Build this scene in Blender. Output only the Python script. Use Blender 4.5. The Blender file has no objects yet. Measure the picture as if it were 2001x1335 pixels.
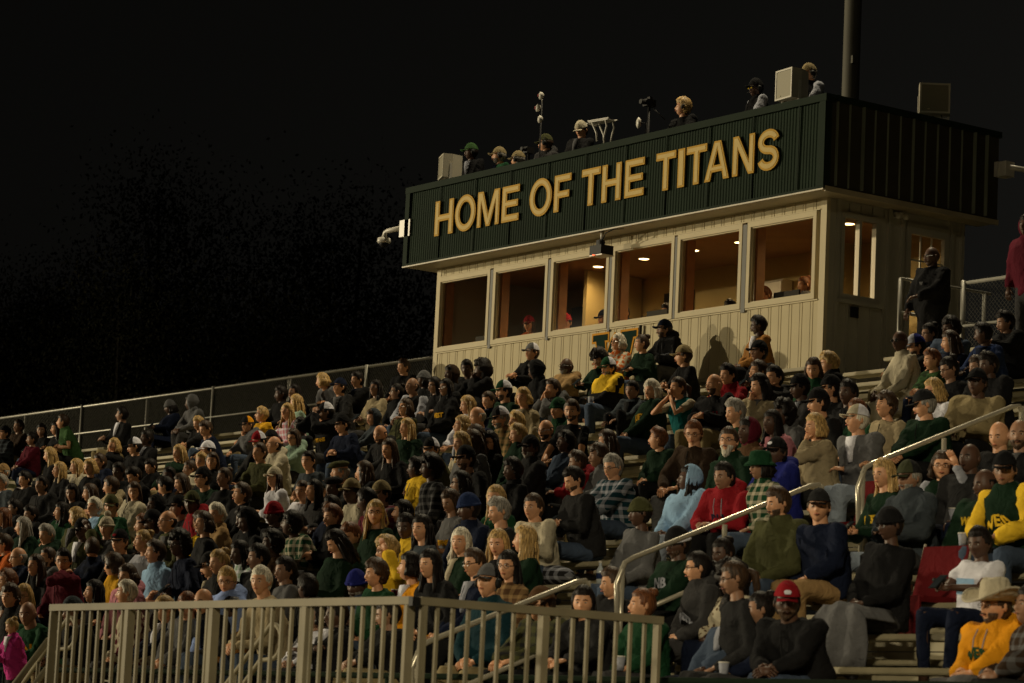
import bpy, math, random, re
import numpy as np
from mathutils import Vector, Matrix
from mathutils.geometry import tessellate_polygon
rnd = random.Random(7)
C = bpy.context.scene.collection
SC = bpy.context.scene

# ------------------------------------------------------------------ camera
FPX = 5626.0
yaw, pitch, roll = (math.radians(a) for a in (54.333, 7.913, 2.746))
F = np.array([-math.sin(yaw)*math.cos(pitch), math.cos(yaw)*math.cos(pitch), math.sin(pitch)])
R = np.array([math.cos(yaw), math.sin(yaw), 0.0]); U = np.cross(R, F)
cr, sr = math.cos(roll), math.sin(roll)
cam = bpy.data.cameras.new('camera'); cam.sensor_width = 36; cam.lens = FPX/2001*36
cam.clip_start = .5; cam.clip_end = 600
co = bpy.data.objects.new('camera', cam); C.objects.link(co)
X = cr*R + sr*U; Y = -sr*R + cr*U; Z = -F
co.matrix_world = Matrix(((X[0], Y[0], Z[0], 0), (X[1], Y[1], Z[1], 0), (X[2], Y[2], Z[2], 0), (0, 0, 0, 1)))
SC.camera = co
cam.dof.use_dof = True; cam.dof.focus_distance = 36; cam.dof.aperture_fstop = 4.5

def ray(u, v):                      # direction of the sight line through a point of the 2001x1335 frame
    a, b = u-1000.5, v-667.5
    return F + R*(cr*a+sr*b)/FPX - U*(-sr*a+cr*b)/FPX

# ------------------------------------------------------------------ world and lamps
w = bpy.data.worlds.new('World'); SC.world = w; w.use_nodes = True
nt = w.node_tree; nt.nodes.clear()
ow = nt.nodes.new('ShaderNodeOutputWorld'); bg = nt.nodes.new('ShaderNodeBackground')
sky = nt.nodes.new('ShaderNodeTexSky'); sky.sky_type = 'NISHITA'; sky.sun_disc = False
sky.sun_elevation = math.radians(3); sky.sun_rotation = math.radians(-20); sky.air_density = 1; sky.dust_density = 4
bw = nt.nodes.new('ShaderNodeRGBToBW'); mxs = nt.nodes.new('ShaderNodeMixRGB')
nt.links.new(sky.outputs[0], bw.inputs[0])
mxs.blend_type = 'MULTIPLY'; mxs.inputs[0].default_value = 1; mxs.inputs[2].default_value = (1, .96, .82, 1)
nt.links.new(bw.outputs[0], mxs.inputs[1]); nt.links.new(mxs.outputs[0], bg.inputs[0]); nt.links.new(bg.outputs[0], ow.inputs[0])
bg.inputs[1].default_value = .0015

def lamp_dir(az_from_normal, elev, dist, tgt):   # floodlight banks over the field's far side, left; added fill to the right
    a, e = math.radians(az_from_normal), math.radians(elev)
    d = np.array([-math.sin(a)*math.cos(e), -math.cos(a)*math.cos(e), math.sin(e)])
    return np.array(tgt)+d*dist
def flood(name, az, el, dist, tgt, power, cone, blend=.6, size=2.2, col=(1, .85, .56)):
    l = bpy.data.lights.new(name, 'SPOT'); l.energy = power; l.spot_size = math.radians(cone); l.spot_blend = blend
    l.shadow_soft_size = size/2; l.color = col
    o = bpy.data.objects.new(name, l); C.objects.link(o); p = lamp_dir(az, el, dist, tgt); o.location = p
    o.rotation_euler = (Vector(tgt)-Vector(p)).to_track_quat('-Z', 'Y').to_euler(); return o
flood('floodlight_bank_or_fill', 55, 8, 150, (-28, 20, 4), 470000, 29, .8)
flood('floodlight_bank_or_fill', 38, 4.5, 130, (-28, 20, 4), 150000, 62, .95)
flood('floodlight_bank_or_fill', -38, 16, 120, (-26, 20, 4), 13000, 26, .8)  # fill added from the right to lift the box's dim side wall
def aimed_spot(x, y, z, tgt, power, cone):            # pole lamp bank spilling down over the seats from behind, and an added fill
    l = bpy.data.lights.new('pole_flood_or_fill', 'SPOT'); l.energy = power; l.spot_size = math.radians(cone); l.spot_blend = .7; l.shadow_soft_size = .8; l.color = (1, .85, .56)
    o = bpy.data.objects.new('pole_flood_or_fill', l); C.objects.link(o); o.location = (x, y, z); o.rotation_euler = (Vector(tgt)-Vector((x, y, z))).to_track_quat('-Z', 'Y').to_euler()
aimed_spot(-31, 26.5, 27, (-30, 10, 0), 15000, 90)
aimed_spot(14, -18, 20, (-12.8, 13, 0), 30000, 20)  # unseen fill added front right, brightening the lower-right benches
sun = bpy.data.lights.new('sun', 'SUN'); sun.energy = .02; sun.angle = math.radians(.5); sun.color = (1, .9, .75)  # faint sun lamp added along the key direction in a night scene
so = bpy.data.objects.new('sun', sun); C.objects.link(so)
so.rotation_euler = Vector((.8, .57, -.25)).to_track_quat('-Z', 'Y').to_euler()
SC.view_settings.view_transform = 'Standard'; SC.view_settings.look = 'None'
SC.view_settings.exposure = 0; SC.view_settings.gamma = 1

# ------------------------------------------------------------------ materials
PAL = dict(black=(.011, .011, .012), charcoal=(.02, .02, .021), slate=(.045, .055, .065), darkgrey=(.038, .037, .038), grey=(.11, .11, .115),
 lightgrey=(.3, .31, .36), white=(.68, .68, .76), cream=(.46, .41, .3), navy=(.009, .013, .03), blue=(.02, .035, .1), royal=(.015, .02, .15),
 lightblue=(.26, .42, .62), periwinkle=(.24, .33, .62), denim=(.05, .07, .11), paledenim=(.22, .26, .32), green=(.012, .05, .022), darkgreen=(.009, .024, .013),
 palegreen=(.24, .34, .26), olive=(.06, .062, .026), moss=(.04, .09, .03), yellow=(.72, .46, .03), gold=(.62, .33, .02), orange=(.68, .28, .012),
 rust=(.5, .11, .02), red=(.24, .012, .018), maroon=(.09, .01, .02), pink=(.5, .2, .24), magenta=(.5, .04, .24), brown=(.085, .045, .022),
 darkbrown=(.035, .022, .014), tan=(.3, .19, .085), caramel=(.3, .14, .04), beige=(.32, .26, .16), teal=(.01, .11, .11), darkteal=(.008, .03, .04), purple=(.1, .04, .15),
 khaki=(.24, .19, .1), camo=(.05, .055, .03), seatred=(.1, .008, .01), muted=(.06, .05, .04))
mats = {}
def newmat(name):
    m = bpy.data.materials.new(name); m.use_nodes = True
    b = m.node_tree.nodes['Principled BSDF']; return m, m.node_tree, b
def N(nt, t, **k):
    n = nt.nodes.new(t)
    for a, v in k.items():
        if a[0] == 'i' and a[1:].isdigit(): n.inputs[int(a[1:])].default_value = v
        else: setattr(n, a, v)
    return n
def plain(name, col, rough=.6, metal=0, var=.12, scale=6, bump=0, bscale=60, spec=.5, emit=None):
    if name in mats: return mats[name]
    m, nt, b = newmat(name); L = nt.links.new
    tc = N(nt, 'ShaderNodeTexCoord'); ns = N(nt, 'ShaderNodeTexNoise'); ns.inputs['Scale'].default_value = scale; ns.inputs['Detail'].default_value = 4
    L(tc.outputs['Object'], ns.inputs['Vector'])
    mp = N(nt, 'ShaderNodeMapRange'); mp.inputs[3].default_value = 1-var; mp.inputs[4].default_value = 1+var; mp.inputs[1].default_value = .3; mp.inputs[2].default_value = .7
    L(ns.outputs[0], mp.inputs[0])
    mx = N(nt, 'ShaderNodeVectorMath', operation='SCALE'); mx.inputs[0].default_value = col; L(mp.outputs[0], mx.inputs['Scale'])
    L(mx.outputs[0], b.inputs['Base Color'])
    b.inputs['Roughness'].default_value = rough; b.inputs['Metallic'].default_value = metal; b.inputs['Specular IOR Level'].default_value = spec
    if bump:
        n2 = N(nt, 'ShaderNodeTexNoise'); n2.inputs['Scale'].default_value = bscale; n2.inputs['Distortion'].default_value = 1.2 if bscale < 20 else 0; L(tc.outputs['Object'], n2.inputs['Vector'])
        bp = N(nt, 'ShaderNodeBump'); bp.inputs['Strength'].default_value = bump; bp.inputs['Distance'].default_value = .01 if bscale > 20 else .032
        L(n2.outputs[0], bp.inputs['Height']); L(bp.outputs[0], b.inputs['Normal'])
    if emit: b.inputs['Emission Color'].default_value = (*emit[0], 1); b.inputs['Emission Strength'].default_value = emit[1]
    mats[name] = m; return m
def cloth(spec):                     # 'navy', 'plaid:navy:grey', 'camo:olive', 'stripe:olive:cream', 'floral:..', 'leopard'
    key = 'fabric_'+spec
    if key in mats: return mats[key]
    p = spec.split(':')
    if len(p) == 1: 
        shiny = p[0] in ('charcoalshine',)
        return plain(key, PAL[p[0]], .85, var=.2, scale=3, bump=.8, bscale=8, spec=.06)
    m, nt, b = newmat(key); L = nt.links.new; b.inputs['Roughness'].default_value = .9; b.inputs['Specular IOR Level'].default_value = .06
    tc = N(nt, 'ShaderNodeTexCoord'); mx = N(nt, 'ShaderNodeMixRGB')
    c1 = (*PAL[p[1]], 1); c2 = (*PAL[p[2]], 1) if len(p) > 2 else (*[c*.4 for c in PAL[p[1]]], 1)
    mx.inputs[1].default_value = c1; mx.inputs[2].default_value = c2
    if p[0] in ('plaid', 'stripe'):
        fs = []
        for ax in ((0, 2) if p[0] == 'plaid' else (2,)):
            sp = N(nt, 'ShaderNodeSeparateXYZ'); L(tc.outputs['Object'], sp.inputs[0])
            a = N(nt, 'ShaderNodeMath', operation='MULTIPLY'); a.inputs[1].default_value = 13 if p[0] == 'plaid' else 9; L(sp.outputs[ax], a.inputs[0])
            f_ = N(nt, 'ShaderNodeMath', operation='FRACT'); L(a.outputs[0], f_.inputs[0])
            g = N(nt, 'ShaderNodeMath', operation='GREATER_THAN'); g.inputs[1].default_value = .62; L(f_.outputs[0], g.inputs[0]); fs.append(g)
        if len(fs) == 2:
            ad = N(nt, 'ShaderNodeMath', operation='ADD'); L(fs[0].outputs[0], ad.inputs[0]); L(fs[1].outputs[0], ad.inputs[1])
            ml = N(nt, 'ShaderNodeMath', operation='MULTIPLY'); ml.inputs[1].default_value = .5; L(ad.outputs[0], ml.inputs[0]); L(ml.outputs[0], mx.inputs[0])
        else: L(fs[0].outputs[0], mx.inputs[0])
    else:
        if p[0] == 'leopard': t = N(nt, 'ShaderNodeTexVoronoi'); t.inputs['Scale'].default_value = 26
        else: t = N(nt, 'ShaderNodeTexNoise'); t.inputs['Scale'].default_value = 13 if p[0] == 'camo' else 16
        L(tc.outputs['Object'], t.inputs['Vector'])
        cr_ = N(nt, 'ShaderNodeValToRGB'); e = cr_.color_ramp.elements; e[0].position = .46 if p[0] != 'leopard' else .28; e[1].position = e[0].position+.05
        L(t.outputs[0], cr_.inputs[0]); L(cr_.outputs[0], mx.inputs[0])
    L(mx.outputs[0], b.inputs['Base Color']); mats[key] = m; return m
SK = dict(L=(.6, .31, .17), T=(.3, .16, .095), D=(.085, .042, .026))
def skin(c): return plain('skin_'+c, SK[c], .5, var=.16, scale=24, spec=.35)
def lips(c): return plain('lips_'+c, tuple(a*b for a, b in zip(SK[c], (.8, .45, .5))), .5, var=.02)
HC = dict(d=(.075, .045, .028), k=(.012, .009, .008), b=(.045, .024, .012), y=(.42, .27, .1), g=(.25, .23, .2), w=(.6, .55, .44), r=(.14, .05, .018))
def hairmat(c):
    key = 'hair_'+c
    if key in mats: return mats[key]
    m, nt, b = newmat(key); L = nt.links.new
    tc = N(nt, 'ShaderNodeTexCoord'); mp = N(nt, 'ShaderNodeMapping'); mp.inputs['Scale'].default_value = (1, 1, .12)
    ns = N(nt, 'ShaderNodeTexNoise'); ns.inputs['Scale'].default_value = 90; ns.inputs['Detail'].default_value = 3
    L(tc.outputs['Object'], mp.inputs[0]); L(mp.outputs[0], ns.inputs['Vector'])
    cr_ = N(nt, 'ShaderNodeValToRGB'); c_ = HC[c]; cr_.color_ramp.elements[0].color = (*[x*.45 for x in c_], 1); cr_.color_ramp.elements[1].color = (*[min(1, x*1.5) for x in c_], 1)
    cr_.color_ramp.elements[0].position = .35; cr_.color_ramp.elements[1].position = .65
    L(ns.outputs[0], cr_.inputs[0]); L(cr_.outputs[0], b.inputs['Base Color']); b.inputs['Roughness'].default_value = .5; b.inputs['Specular IOR Level'].default_value = .12 if c == 'k' else .25
    bp = N(nt, 'ShaderNodeBump'); bp.inputs['Strength'].default_value = .6; bp.inputs['Distance'].default_value = .01; L(ns.outputs[0], bp.inputs['Height']); L(bp.outputs[0], b.inputs['Normal'])
    mats[key] = m; return m
M_ALU = plain('weathered_aluminium', (.36, .32, .21), .6, 0, .15, 3, spec=.2)
M_RAIL = plain('dull_rail_aluminium', (.235, .205, .135), .6, 0, .15, 3, spec=.15)
M_ALUB = plain('bright_aluminium_tube', (.5, .46, .36), .25, .4, .06, 4)
M_WIRE = plain('dull_wire', (.1, .095, .075), .6, .3, .2, 8)
M_GALV = plain('galvanised_steel', (.3, .29, .25), .45, .5, .15, 8)
M_CREAM = plain('cream_painted_metal', (.55, .475, .30), .7, 0, .05, 2, spec=.2)
M_TRIM = plain('cream_window_trim', (.6, .52, .34), .65, 0, .04, 3, spec=.2)
M_GREEN = plain('dark_green_metal', (.013, .025, .014), .75, 0, .15, 2, spec=.1)
M_GREEN2 = plain('dark_green_trim', (.015, .026, .016), .75, 0, .08, 3, spec=.1)
M_RIB = plain('lit_rib_green', (.2, .22, .17), .6, 0, .3, 1, spec=.3)  # ribs painted paler than the sheet, imitating light grazing their edges
M_SIDE = plain('cream_side_metal', (.42, .4, .33), .4, .1, .06, 3)
M_SOFF = plain('soffit_metal', (.42, .36, .24), .5, 0, .12, 2)
M_BLACK = plain('black_plastic', (.012, .012, .012), .6, 0, .05, spec=.2)
M_RUB = plain('dark_joint', (.01, .01, .009), .8, 0, .05)
M_WHITE = plain('white_plastic', (.6, .57, .5), .4, 0, .05)
M_SPK = plain('speaker_cabinet', (.5, .46, .36), .5, 0, .05)
M_GRILL = plain('speaker_grille', (.2, .18, .12), .6, .2, .1, 300)
M_GOLD = plain('letter_gold', (.5, .28, .008), .6, 0, .04, spec=.15)
M_LCREAM = plain('letter_cream', (.6, .44, .15), .6, 0, .04, spec=.15)
M_JAMB = plain('orange_stained_wood', (.45, .21, .08), .5, 0, .15, 6)
M_INWALL = plain('interior_wall', (.5, .37, .15), .8, 0, .1, 2)
M_CEIL = plain('ceiling_tile', (.4, .24, .12), .9, 0, .08, 3)
M_DARK = plain('dark_interior', (.02, .018, .014), .8, 0, .1)
M_LAMP = plain('lit_lamp', (1, .8, .4), .4, 0, 0, emit=((1, .72, .33), 14))
M_LED = plain('red_led', (1, .1, .05), .4, 0, 0, emit=((1, .12, .04), 3))
M_GLS = plain('eyeglass_frame', (.015, .012, .01), .25, 0, .02)
M_STEEL = plain('painted_pole', (.1, .095, .075), .7, .1, .1, 1, spec=.2)

# ------------------------------------------------------------------ mesh helpers
class MB:
    def __init__(s): s.v = []; s.f = []; s.m = []; s.n = 0
    def add(s, V, Fs, mi=0):
        V = np.asarray(V, float); s.v.append(V); o = s.n
        s.f += [tuple(i+o for i in f) for f in Fs]; s.m += [mi]*len(Fs); s.n += len(V)
    def box(s, a, b, mi=0):
        x0, y0, z0 = a; x1, y1, z1 = b
        s.add([(x0, y0, z0), (x1, y0, z0), (x1, y1, z0), (x0, y1, z0), (x0, y0, z1), (x1, y0, z1), (x1, y1, z1), (x0, y1, z1)],
              [(0, 3, 2, 1), (4, 5, 6, 7), (0, 1, 5, 4), (1, 2, 6, 5), (2, 3, 7, 6), (3, 0, 4, 7)], mi)
    def loft(s, rings, mi=0, cap=True, closed=True):
        n = len(rings[0]); V = np.concatenate(rings); Fs = []
        for k in range(len(rings)-1):
            for i in range(n if closed else n-1):
                j = (i+1) % n; Fs.append((k*n+i, k*n+j, (k+1)*n+j, (k+1)*n+i))
        if cap and closed: Fs.append(tuple(range(n-1, -1, -1))); Fs.append(tuple((len(rings)-1)*n+i for i in range(n)))
        s.add(V, Fs, mi)
    def tube(s, pts, rad, n=8, mi=0, cap=True, up=None, flat=1.0):
        pts = np.asarray(pts, float); k = len(pts); rad = np.broadcast_to(rad, (k,)) if np.ndim(rad) < 2 else rad
        t = np.gradient(pts, axis=0) if k > 2 else np.repeat([pts[1]-pts[0]], 2, 0)
        t /= np.linalg.norm(t, axis=1)[:, None]+1e-9
        u = np.array([0, 0, 1.0]) if up is None else np.array(up, float)
        if up is None and abs(t[0][2]) > .85: u = np.array([1.0, 0, 0])
        rings = []; a = np.linspace(0, 2*math.pi, n, endpoint=False)
        for i in range(k):
            x = np.cross(t[i], u); x /= np.linalg.norm(x)+1e-9; y = np.cross(x, t[i]); u = y
            rings.append(pts[i]+rad[i]*(np.cos(a)[:, None]*x+flat*np.sin(a)[:, None]*y))
        s.loft(rings, mi, cap)
    def blob(s, c, r, n=8, k=5, mi=0, rot=None):
        c = np.array(c, float); r = np.broadcast_to(r, (3,)); rings = []
        a = np.linspace(0, 2*math.pi, n, endpoint=False)
        for j in range(1, k):
            ph = math.pi*j/k; P = np.stack([np.cos(a)*math.sin(ph), np.sin(a)*math.sin(ph), np.full(n, -math.cos(ph))], 1)*r
            if rot is not None: P = P@rot.T
            rings.append(c+P)
        s.loft(rings, mi)
    def mesh(s, name):
        me = bpy.data.meshes.new(name); V = np.concatenate(s.v); me.from_pydata(V.tolist(), [], s.f)
        me.polygons.foreach_set('material_index', s.m); return me
    def build(s, name, mat, parent=None, smooth=False, loc=None):
        me = s.mesh(name)
        for m in (mat if isinstance(mat, (list, tuple)) else [mat]): me.materials.append(m)
        if smooth: me.polygons.foreach_set('use_smooth', [True]*len(me.polygons))
        o = bpy.data.objects.new(name, me); C.objects.link(o)
        if parent: o.parent = parent
        if loc is not None: o.location = loc
        return o
def box(name, a, b, mat, parent=None):
    m = MB(); m.box(a, b); return m.build(name, mat, parent)
def pipe(name, pts, r, mat, parent=None, n=8):
    m = MB(); m.tube(pts, r, n); return m.build(name, mat, parent, True)
def empty(name, loc=(0, 0, 0), label=None, cat=None, group=None):
    o = bpy.data.objects.new(name, None); C.objects.link(o); o.location = loc; o.empty_display_size = .1
    tag(o, label, cat, group); return o
def tag(o, label=None, cat=None, group=None, kind=None):
    if label: o['label'] = label
    if cat: o['category'] = cat
    if group: o['group'] = group
    if kind: o['kind'] = kind
    return o
def arc(c, r, a0, a1, n, ax=(1, 0, 0), ay=(0, 0, 1)):
    a = np.linspace(math.radians(a0), math.radians(a1), n); c = np.array(c, float)
    return [c+r*(math.cos(t)*np.array(ax)+math.sin(t)*np.array(ay)) for t in a]

# ------------------------------------------------------------------ ground
GZ = -1.6
g = box('ground', (-400, -60, GZ-.2), (200, 400, GZ), plain('dark_grass_ground', (.03, .035, .015), .95, 0, .3, 1.5)); tag(g, kind='structure')
# ------------------------------------------------------------------ bleachers
Y0, DY, Z0_, DZ, NR = 12.9, .656, .35, .2647, 18
rowy = lambda i: Y0+DY*i
rowz = lambda i: Z0_+DZ*i
AX = (-17.1, -26.2, -35.6, -45.0, -54.5); AW = .62
stand = empty('bleacher_stand', (-30, 12, GZ)); tag(stand, 'aluminium bleacher stand rising in rows under the seated crowd', 'grandstand', kind='structure')
stand.location = (0, 0, 0)
edges = [-10.2]+[e for a in AX for e in (a+AW, a-AW)]+[-64]
secs = [(edges[k+1], edges[k]) for k in range(0, len(edges), 2)]
def plank(name, x0, x1, y0, y1, z0, z1):           # ribbed aluminium plank: three raised strips and rounded front lip
    m = MB(); n = 3; wd = (y1-y0)/n
    m.box((x0, y0, z0), (x1, y1, z1-.004))
    for k in range(n): m.box((x0, y0+wd*k+.008, z1-.003), (x1, y0+wd*(k+1)-.008, z1))
    m.box((x0-.004, y0-.006, z0+.008), (x1+.004, y0-.001, z1-.010))
    return m.build(name, M_ALU, stand)
for i in range(-1, NR):
    y, z = rowy(i), rowz(i)
    for (x0, x1) in secs:
        xs = [x0]
        while x1-xs[-1] > 6: xs.append(xs[-1]+4.57)
        xs.append(x1)
        for a, b in zip(xs[:-1], xs[1:]):
            a += .012
            if i >= 0: plank('bench_plank', a, b, y-.12, y+.13, z-.045, z)
            if i >= 0:
                for k in range(2): plank('foot_plank', a, b, y-.56+.205*k, y-.56+.205*k+.195, z-.475, z-.43)
                mm = MB(); mm.box((a, y-.145, z-.43), (b, y-.135, z-.36)); mm.box((a, y-.145, z-.352), (b, y-.135, z-.285)); mm.build('riser_board', M_ALU, stand)
    for ax in AX:
        if i >= 0:
            for k in range(3):
                box('stair_tread', (ax-AW+.02, y-.56+.215*k, z-.475), (ax+AW-.02, y-.56+.215*k+.205, z-.43), M_ALU, stand)
            box('stair_tread', (ax-AW+.02, y-.2, z-.345), (ax+AW-.02, y+.09, z-.30), M_ALU, stand)
mm = MB()
for i in range(0, NR, 2):
    for k in range(22):
        x = -11-2.4*k; mm.box((x, rowy(i)-.03, GZ), (x+.06, rowy(i)+.03, rowz(i)-.5))
for k in range(22):
    x = -11.03-2.4*k; a = rowy(0)-.5; b = rowy(NR-1)
    mm.add([(x, a, Z0_-.6), (x+.09, a, Z0_-.6), (x+.09, b, rowz(17)-.6), (x, b, rowz(17)-.6), (x, a, Z0_-.5), (x+.09, a, Z0_-.5), (x+.09, b, rowz(17)-.5), (x, b, rowz(17)-.5)],
           [(0, 3, 2, 1), (4, 5, 6, 7), (0, 1, 5, 4), (1, 2, 6, 5), (2, 3, 7, 6), (3, 0, 4, 7)])
mm.build('under_frame', M_GALV, stand)
# front walkway and top walkways
for k in range(5):
    box('walkway_plank', (-64, 10.05+.45*k, -.24), (-10, 10.05+.45*k+.44, -.20), M_ALU, stand)
for k in range(4):
    box('walkway_plank', (-27.05, 24.3+.5*k, 4.38), (-10, 24.3+.5*k+.49, 4.42), M_ALU, stand)
    box('walkway_plank', (-64, 24.3+.15*k, 4.38), (-36.1, 24.3+.15*k+.14, 4.42), M_ALU, stand)

# ------------------------------------------------------------------ press box
XL, XR, YW, YB = -35.96, -27.18, 24.37, 26.80
ZB, ZS = 4.70, 7.11
pb = empty('press_box', (0, 0, 0), 'cream press box with six windows and dark green parapet at top of the stand', 'building')
DXF = (XR-XL)/43
WZ0, WZ1 = 5.80, 6.95                       # outer edges of the window trim
for k in range(43):
    a = XL+DXF*k
    for z0, z1 in ((ZB, WZ0-.004), (WZ1+.004, ZS)):
        m = MB(); z0_, z1_ = z0, z1
        m.box((a+.006, YW, z0_), (a+DXF-.006, YW+.02, z1_)); m.box((a+.05, YW-.004, z0_+.002), (a+DXF-.05, YW, z1_-.002)); m.build('wall_panel', M_CREAM, pb)
box('wall_backing', (XL+.01, YW+.022, ZB), (XR-.01, YW+.05, WZ0), M_RUB, pb); box('wall_backing', (XL+.01, YW+.022, WZ1), (XR-.01, YW+.05, ZS), M_RUB, pb)
for x0, x1 in ((XL-.02, XL+.09), (XR-.1, XR+.012)): box('corner_trim', (x0, YW-.012, ZB), (x1, YW+.05, ZS), M_TRIM, pb)
WIN = [(-35.85, -34.61), (-34.40, -33.17), (-32.97, -31.73), (-31.53, -30.28), (-30.09, -28.86), (-28.63, -27.40)]
glass, gnt, gb = newmat('window_glass')
gnt.nodes.remove(gb); tr = N(gnt, 'ShaderNodeBsdfTransparent'); tr.inputs[0].default_value = (.86, .84, .8, 1); gl = N(gnt, 'ShaderNodeBsdfGlossy'); gl.inputs['Roughness'].default_value = .02
ms = N(gnt, 'ShaderNodeMixShader'); lf = N(gnt, 'ShaderNodeLayerWeight'); lf.inputs[0].default_value = .5; lw = N(gnt, 'ShaderNodeMath', operation='POWER'); lw.inputs[1].default_value = 5; gnt.links.new(lf.outputs['Facing'], lw.inputs[0])
gnt.links.new(lw.outputs[0], ms.inputs[0]); gnt.links.new(tr.outputs[0], ms.inputs[1]); gnt.links.new(gl.outputs[0], ms.inputs[2])
gnt.links.new(ms.outputs[0], gnt.nodes['Material Output'].inputs[0])
for k, (a, b) in enumerate(WIN):
    wdw = MB(); t = .062; z0, z1 = 5.868, 6.88; a0, b0 = a-t, b+t
    for q in (((a0, WZ0, a, WZ1)), ((b, WZ0, b0, WZ1)), ((a, WZ0, b, z0)), ((a, z1, b, WZ1))):
        wdw.box((q[0], YW-.035, q[1]), (q[2], YW+.06, q[3]))
    wo = wdw.build('window', M_TRIM, pb)
    li = MB(); t2 = .015
    for q in ((a, z0, a+t2, z1), (b-t2, z0, b, z1), (a+t2, z0, b-t2, z0+t2), (a+t2, z1-t2, b-t2, z1)): li.box((q[0], YW-.012, q[1]), (q[2], YW+.04, q[3]))
    li.build('glazing_bead', M_TRIM, wo)
    box('pane', (a+t2, YW+.01, z0+t2), (b-t2, YW+.016, z1-t2), glass, wo)
    if k < 5: box('downpipe' if k == 2 else 'joint_strip', (b0+.012, YW-.03, WZ0-.05 if k != 3 else WZ0), (WIN[k+1][0]-t-.012, YW-.014, WZ1-.02), plain('shadow_gap_grey', (.06, .055, .04), .6), pb)
box('drip_strip', (XL+.09, YW-.024, WZ0-.022), (XR-.1, YW-.005, WZ0-.005), M_TRIM, pb)
box('drip_strip', (XL+.09, YW-.024, WZ1+.005), (XR-.1, YW-.005, WZ1+.018), M_TRIM, pb)
box('base_trim', (XL, YW-.03, ZB), (XR, YW-.006, ZB+.12), M_TRIM, pb)
pipe('downpipe', [(-30.88, YW-.04, ZB), (-30.88, YW-.04, WZ0-.03)], .022, plain('dark_pipe', (.03, .03, .025), .5), pb)
# side wall: pilasters, window, door
SXW = XR-.02
def side_ribs(y0, y1, z0, z1, step=.203, w_=.024, d=.03, name='rib', mat=M_SIDE, x=XR, shift=.07):
    y = y0+shift
    while y < y1-.02:
        box(name, (x, y, z0), (x+d, y+w_, z1), mat, pb); y += step
m = MB(); y0s = YW+.05
for (a, b, z0, z1) in ((y0s, 24.64, ZB, ZS), (24.64, 25.20, ZB, 5.88), (24.64, 25.20, 6.88, ZS), (25.20, 25.76, ZB, ZS), (25.76, 26.50, 6.98, ZS), (26.50, YB, ZB, ZS)):
    m.box((XR-.04, a, z0), (XR, b, z1))
m.build('side_wall', M_SIDE, pb)
side_ribs(y0s, 25.4, ZB, 5.80, shift=.12); side_ribs(y0s, 25.4, 6.98, ZS-.03, shift=.12)
for y in (24.53, 25.42, 25.66, 26.56, 26.74): box('pilaster', (XR, y, ZB), (XR+.045, y+.05, ZS), M_SIDE, pb)
sw = MB()
for q in ((24.59, 5.82, 24.65, 6.95), (25.19, 5.82, 25.25, 6.95), (24.65, 5.82, 25.19, 5.89), (24.65, 6.88, 25.19, 6.95), (24.9, 5.89, 24.94, 6.88)): sw.box((XR-.03, q[0], q[1]), (XR+.05, q[2], q[3]))
swo = sw.build('window', M_SIDE, pb); box('sill', (XR, 24.55, 5.765), (XR+.09, 25.31, 5.815), M_SIDE, swo)
for a, b in ((24.655, 24.895), (24.945, 25.185)): box('pane', (XR-.01, a, 5.892), (XR-.004, b, 6.878), glass, swo)
box('vent', (XR+.031, 24.80, 5.60), (XR+.05, 24.93, 5.74), M_BLACK, pb)
dr = MB()
for q in ((25.76, 4.42, 25.83, 6.98), (26.43, 4.42, 26.50, 6.98), (25.83, 6.84, 26.43, 6.98), (25.83, 4.42, 26.43, 5.45)): dr.box((XR-.03, q[0], q[1]), (XR+.04, q[2], q[3]))
for k in range(1, 3): dr.box((XR-.01, 25.83+.2*k-.01, 5.45), (XR+.01, 25.83+.2*k+.01, 6.84))
for k in range(1, 4): dr.box((XR-.008, 25.83, 5.45+.35*k-.01), (XR+.012, 26.43, 5.45+.35*k+.01))
do = dr.build('door', M_SIDE, pb); box('pane', (XR-.022, 25.83, 5.45), (XR-.016, 26.43, 6.84), glass, do)
# room
RY1 = YB-.12
box('back_wall', (XL+.02, RY1, ZB), (XR-.05, YB, ZS), M_INWALL, pb)
box('end_wall', (XL, YW+.06, ZB), (XL+.02, YB, ZS), M_SIDE, pb)
box('ceiling', (XL+.02, YW+.06, 7.03), (XR-.05, RY1, 7.09), M_CEIL, pb)
box('room_floor', (XL+.02, YW+.06, ZB-.1), (XR-.05, RY1, ZB-.02), M_DARK, pb)
box('counter', (XL+.1, YW+.12, 5.62), (XR-.1, YW+.62, 5.66), M_JAMB, pb)
for k, (a, b) in enumerate(WIN): box('window_jamb', (a+.005, YW+.062, 5.87), (a+.045, YW+.20, 6.89), M_JAMB, pb)
for x0, x1 in ((-35.6, -34.9), (-34.72, -34.3), (-33.3, -32.6)): box('dark_doorway', (x0, RY1-.02, ZB), (x1, RY1-.004, 6.75), M_DARK, pb)
box('door_post', (-34.9, RY1-.04, ZB), (-34.78, RY1-.004, 6.8), M_TRIM, pb)
box('partition', (-33.9, 25.6, ZB), (-33.82, RY1-.03, 7.03), M_INWALL, pb); box('partition', (-29.2, 25.9, ZB), (-29.12, RY1-.03, 7.03), M_INWALL, pb)
for x, w_ in ((-35.0, .5), (-33.3, .42), (-30.9, .45), (-28.2, .5)):
    mo = empty('monitor', (x, 24.62, 5.66), 'dark desk monitor on the press box counter '+{-35.0: 'in the first window', -33.3: 'in the second window', -30.9: 'in the fourth window', -28.2: 'in the last window'}[x], 'monitor', 'desk monitors in the press box')
    box('screen', (-w_/2, 0, .08), (w_/2, .03, .36), M_BLACK, mo); box('foot', (-.1, -.06, 0), (.1, .08, .012), M_BLACK, mo); box('stem', (-.02, .03, .012), (.02, .05, .2), M_BLACK, mo)
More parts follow.
